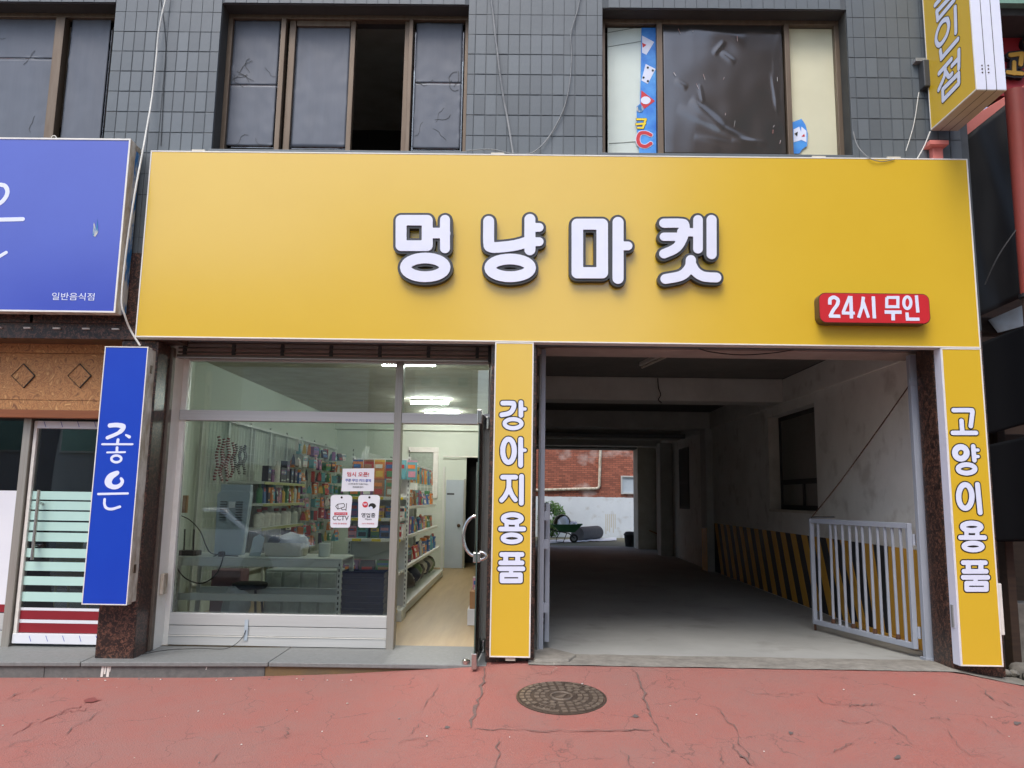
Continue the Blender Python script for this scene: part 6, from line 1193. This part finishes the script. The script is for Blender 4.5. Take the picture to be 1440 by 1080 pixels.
bp('upright', 'white_steel', (GXf-.02, GXf+.015, ay1, ay1+.035, FLOOR, 2.0), parent=ag)
gw = MB()
for k in range(8): gw.tube([(GXf-.46+k*.06, ay1+.02, .3), (GXf-.46+k*.06, ay1+.02, 1.95)], .003, 4)
for k in range(22): gw.tube([(GXf-.46, ay1+.02, .3+k*.075), (GXf, ay1+.02, .3+k*.075)], .003, 4)
gw.build('end_mesh', 'white_steel', ag, kind='stuff')
for i, (z, d_) in enumerate(zip(azs[1:], adp[1:])):
    fill(z, ay0+.05, ay1-.1, GXf-.39+d_, ['pouch', 'box'], [(.16, .08, .22), (.13, .07, .17), (.2, .1, .18)], .21, '%s on the '+['lower', 'middle', 'upper'][i]+' shelf of the aisle gondola', 'goods on the '+['lower', 'middle', 'upper'][i]+' gondola shelf')
y = ay0+.1
while y < ay1-.1: product('pouch', (.13, .03, .24), R0.choice([2, 6, 7, 1, 4]), R0.randrange(12), (GXf-.2, y, 1.68), math.pi/2+R0.uniform(-.1, .1), 'pouch hanging from the top bar of the aisle gondola', 'pouches on the gondola top bar'); y += .17
MB().tube([(GXf-.2, ay0, 1.94), (GXf-.2, ay1, 1.94)], .008, 6).build('hanging_bar', 'steel', ag)
CLO = [((40, 44, 66), 'navy'), ((170, 166, 156), 'grey'), ((110, 130, 90), 'green'), ((70, 62, 60), 'dark brown'), ((196, 190, 176), 'cream')]
for i in range(14):
    y = ay0+.25+i*.3; lump('cloth_bundle', (GXf-.2+R0.uniform(-.04, .04), y, FLOOR+.25+.03*(i % 2)), .14, .16, .12, cmat(*CLO[i % 5][0]), i+70, CLO[i % 5][1]+' folded cloth bundle on the bottom deck of the aisle gondola', 'cloth', group='cloth bundles on the gondola deck')
# rear of the shop
rd = thing('rear_door', 'white panel door at the back of the shop', 'door', (xx(638, 760, SYB), SYB, FLOOR)); a, b = xx(626, 740, SYB-.05), xx(651, 740, SYB-.05)
bp('panel', 'kiosk', (a, b, SYB-.06, SYB-.02, FLOOR, zz(640, 675, SYB-.05)), bevel=.006, parent=rd); bp('name_plate', 'letter_dark', (a+.02, a+.16, SYB-.064, SYB-.0605, zz(640, 696, SYB-.05), zz(640, 693.5, SYB-.05)), parent=rd)
MB().lathe([(.02, 0), (.035, .03), (.03, .05), (.01, .06)], (b-.08, SYB-.06, zz(645, 739, SYB-.05)), 12, 'y').build('knob', 'bronze', rd, smooth=40); bp('door_edge', 'alu_v', (b+.002, b+.03, SYB-.07, SYB-.01, FLOOR, zz(640, 675, SYB-.05)+.02), parent=rd)
pf = thing('picture_frame_opening', 'white framed opening high on the shop back wall', 'wall frame', (-1.3, SYB, 2)); a, b, c_, d_ = xx(575, 640, SYB), xx(617, 640, SYB), zz(600, 629, SYB-.02), zz(600, 700, SYB-.02)
for q in ((a, b, c_-.1, c_), (b-.1, b, d_, c_-.1)): bp('frame_bar', 'white_trim', (q[0], q[1], SYB-.06, SYB-.001, q[2], q[3]), bevel=.006, parent=pf)
bp('panel', cmat(160, 172, 158), (a, b-.1, SYB-.012, SYB-.001, d_, c_-.1), parent=pf)
def curt(u, v): return (xx(668, 740, SYB-.1)+.3*u, SYB-.1+.03*math.sin(u*26), FLOOR+.06+(2.1-FLOOR)*v)
cu = MB().sheet(curt, 40, 4).build('curtain', 'curtain', smooth=70); cu.modifiers.new('t', 'SOLIDIFY').thickness = .004; tag(cu, 'grey curtain drawn beside the dark back doorway', 'curtain')
tag(MB().tube([(xx(622, 690, SYB-.1), SYB-.1, 2.26), (-.27, SYB-.1, 2.26)], .012, 8).build('curtain_rail', 'white_trim'), 'white curtain rail over the dark back doorway', 'rail')
wbx = PZ(676, 880, FLOOR); c1 = xx(657, 870, wbx.y)
b1 = thing('display_box', 'white carton on the shop floor by the open door', 'box', (c1+.15, wbx.y, FLOOR)); bp('carton', 'white_film', (c1, -.275, wbx.y, wbx.y+.35, FLOOR, zz(676, 857, wbx.y)), bevel=.006, parent=b1)
b2 = thing('display_box', 'brown carton on top of the white carton by the open door', 'box', (c1+.15, wbx.y, zz(676, 857, wbx.y))); bp('carton', 'card', (c1+.02, -.277, wbx.y+.02, wbx.y+.33, zz(676, 857, wbx.y)+.001, zz(676, 832, wbx.y)), bevel=.004, parent=b2); bp('label_sheet', cmat(236, 210, 40), (c1+.14, -.28, wbx.y+.012, wbx.y+.0195, zz(676, 832, wbx.y)-.08, zz(676, 832, wbx.y)-.01), parent=b2)
for i, cc_ in enumerate(((9, 4), (2, 0), (4, 9))): product('pouch', (.12, .05, .2), cc_[0], cc_[1], (c1+.1+.08*i, wbx.y+.2, zz(676, 832, wbx.y)-.06), .1*i, 'snack pouch standing in the brown carton by the door', 'pouches in the brown carton')
# ================================================================== ACROSS THE STREET (seen in reflections)
def block(name, label, x0, x1, y0, y1, h, wallm, cols, rows, z0, winm='dark_glass', ww=1.2, wh=1.3):
    t = thing(name, label, 'building', ((x0+x1)/2, y0, -.2)); bp('wall', wallm, (x0, x1, y1, y0, -.3, h), parent=t); bp('parapet', 'plaster_white', (x0-.1, x1+.1, y0-.3, y0+.12, h, h+.4), parent=t)
    me = MB().box(-ww/2, ww/2, 0, .05, 0, wh).mesh('window', 'alu_v'); mp = MB().box(-ww/2+.06, ww/2-.06, .05, .06, .06, wh-.06).mesh('pane', winm)
    for r in range(rows):
        for c in range(cols):
            wn = place(me, 'window', (x0+(x1-x0)*(c+.5)/cols, y0, z0+r*3.0), t); pn = bpy.data.objects.new('pane', mp); COL.objects.link(pn); pn.parent = wn
    return t
MT['far_glass'] = mat('green tinted glass', L(96, 130, 116), .15, spec=.7, col2=L(110, 146, 130), nscale=1); MT['far_white'] = mat('white corrugated cladding', L(206, 204, 198), .7, col2=L(190, 188, 182), nscale=2, stretch=(1, 1, 14))
MT['far_grey'] = mat('grey render', L(166, 160, 152), .85, col2=L(148, 142, 136), nscale=1); MT['far_brown'] = mat('brown cladding', L(176, 132, 102), .8, col2=L(158, 118, 92), nscale=1); MT['far_beige'] = mat('beige apartment render', L(190, 178, 158), .85, col2=L(176, 164, 146), nscale=.5)
ba = block('grey_shop_house', 'grey shop house with green windows across the street', -16, -4.4, -15.5, -24, 7.4, 'far_grey', 6, 2, 2.6, 'far_glass')
MB().box(-8.4, -4.6, -15.49, -15.3, 2.4, 6.6).build('cladding', 'far_white', ba); bp('canopy', 'far_white', (-9, -4.4, -15.3, -14.2, 2.3, 2.4), parent=ba)
bp('green_banner', cmat(30, 130, 60), (-12.5, -10.2, -15.49, -15.36, 3.4, 4.4), parent=ba)
block('apartment_tower', 'tall beige apartment tower beyond the street', -30, -7.5, -110, -125, 45, 'far_beige', 8, 13, 3, 'far_glass', 1.6, 1.4)
block('brown_office_block', 'brown office block across the street', 6.0, 22, -15.0, -26, 16, 'far_brown', 6, 4, 2.6, 'far_glass')
# parked white car
car = thing('parked_car', 'white car parked across the street', 'car', (-6.4, -8.9, -.33)); CX, CY, CZ = -6.6, -8.9, -.33
prof = [(-2.1, .35), (-2.15, .75), (-2.05, 1.0), (-1.35, 1.08), (-.7, 1.5), (.55, 1.52), (1.15, 1.08), (1.9, .95), (2.15, .75), (2.18, .4), (2.05, .28), (-2.0, .28)]
mb = MB()
secs = []
for s_, (wd, sc_) in enumerate(((-.86, .93), (-.78, .985), (-.4, 1), (.4, 1), (.78, .985), (.86, .93))): secs.append([(CX+x*sc_, CY+wd*(1-.16*max(0, z-.95)/.55), CZ+.9+(z-.9)*sc_) for x, z in prof])
n = len(prof); mb.v = [p for s_ in secs for p in s_]
for i in range(len(secs)-1):
    for j in range(n): mb.face([i*n+j, i*n+(j+1) % n, (i+1)*n+(j+1) % n, (i+1)*n+j])
mb.face(list(range(n))); mb.face([5*n+j for j in range(n)][::-1])
mb.build('body', mat('white car paint', L(224, 226, 228), .25, col2=L(220, 222, 225), nscale=1, coat=.6), car, bevel=.05, smooth=45)
for sy in (-1, 1):
    MB().prism([(CX-1.15, CY+sy*.81, CZ+1.1), (CX+1.0, CY+sy*.81, CZ+1.1), (CX+.5, CY+sy*.755, CZ+1.44), (CX-.65, CY+sy*.755, CZ+1.44)], (0, sy*.02, 0)).build('side_window', 'black', car)
    for x in (-1.35, 1.35): wh = MB().lathe([(.2, -.1), (.33, -.1), (.34, 0), (.33, .1), (.2, .1)], (CX+x, CY+sy*.78, CZ+.33), 22, 'y').build('wheel', 'rubber', car, smooth=40); MB().lathe([(.01, -.02), (.2, -.02), (.2, .105), (.01, .09)], (CX+x, CY+sy*.78, CZ+.33), 16, 'y').build('rim', 'alu', wh, smooth=40)
    MB().prism([(CX+2.0, CY+sy*.55, CZ+.72), (CX+2.0, CY+sy*.8, CZ+.72), (CX+1.86, CY+sy*.8, CZ+.88), (CX+1.9, CY+sy*.55, CZ+.88)], (.1, 0, -.02)).build('headlight', 'steel', car, bevel=.01)
bp('grille', 'black', (CX+2.1, CX+2.2, CY-.45, CY+.45, CZ+.5, CZ+.72), parent=car, bevel=.01)
MB().prism([(CX+.62, CY-.62, CZ+1.5), (CX+.62, CY+.62, CZ+1.5), (CX+1.13, CY+.7, CZ+1.12), (CX+1.13, CY-.7, CZ+1.12)], (.02, 0, .02)).build('windscreen', 'black', car)
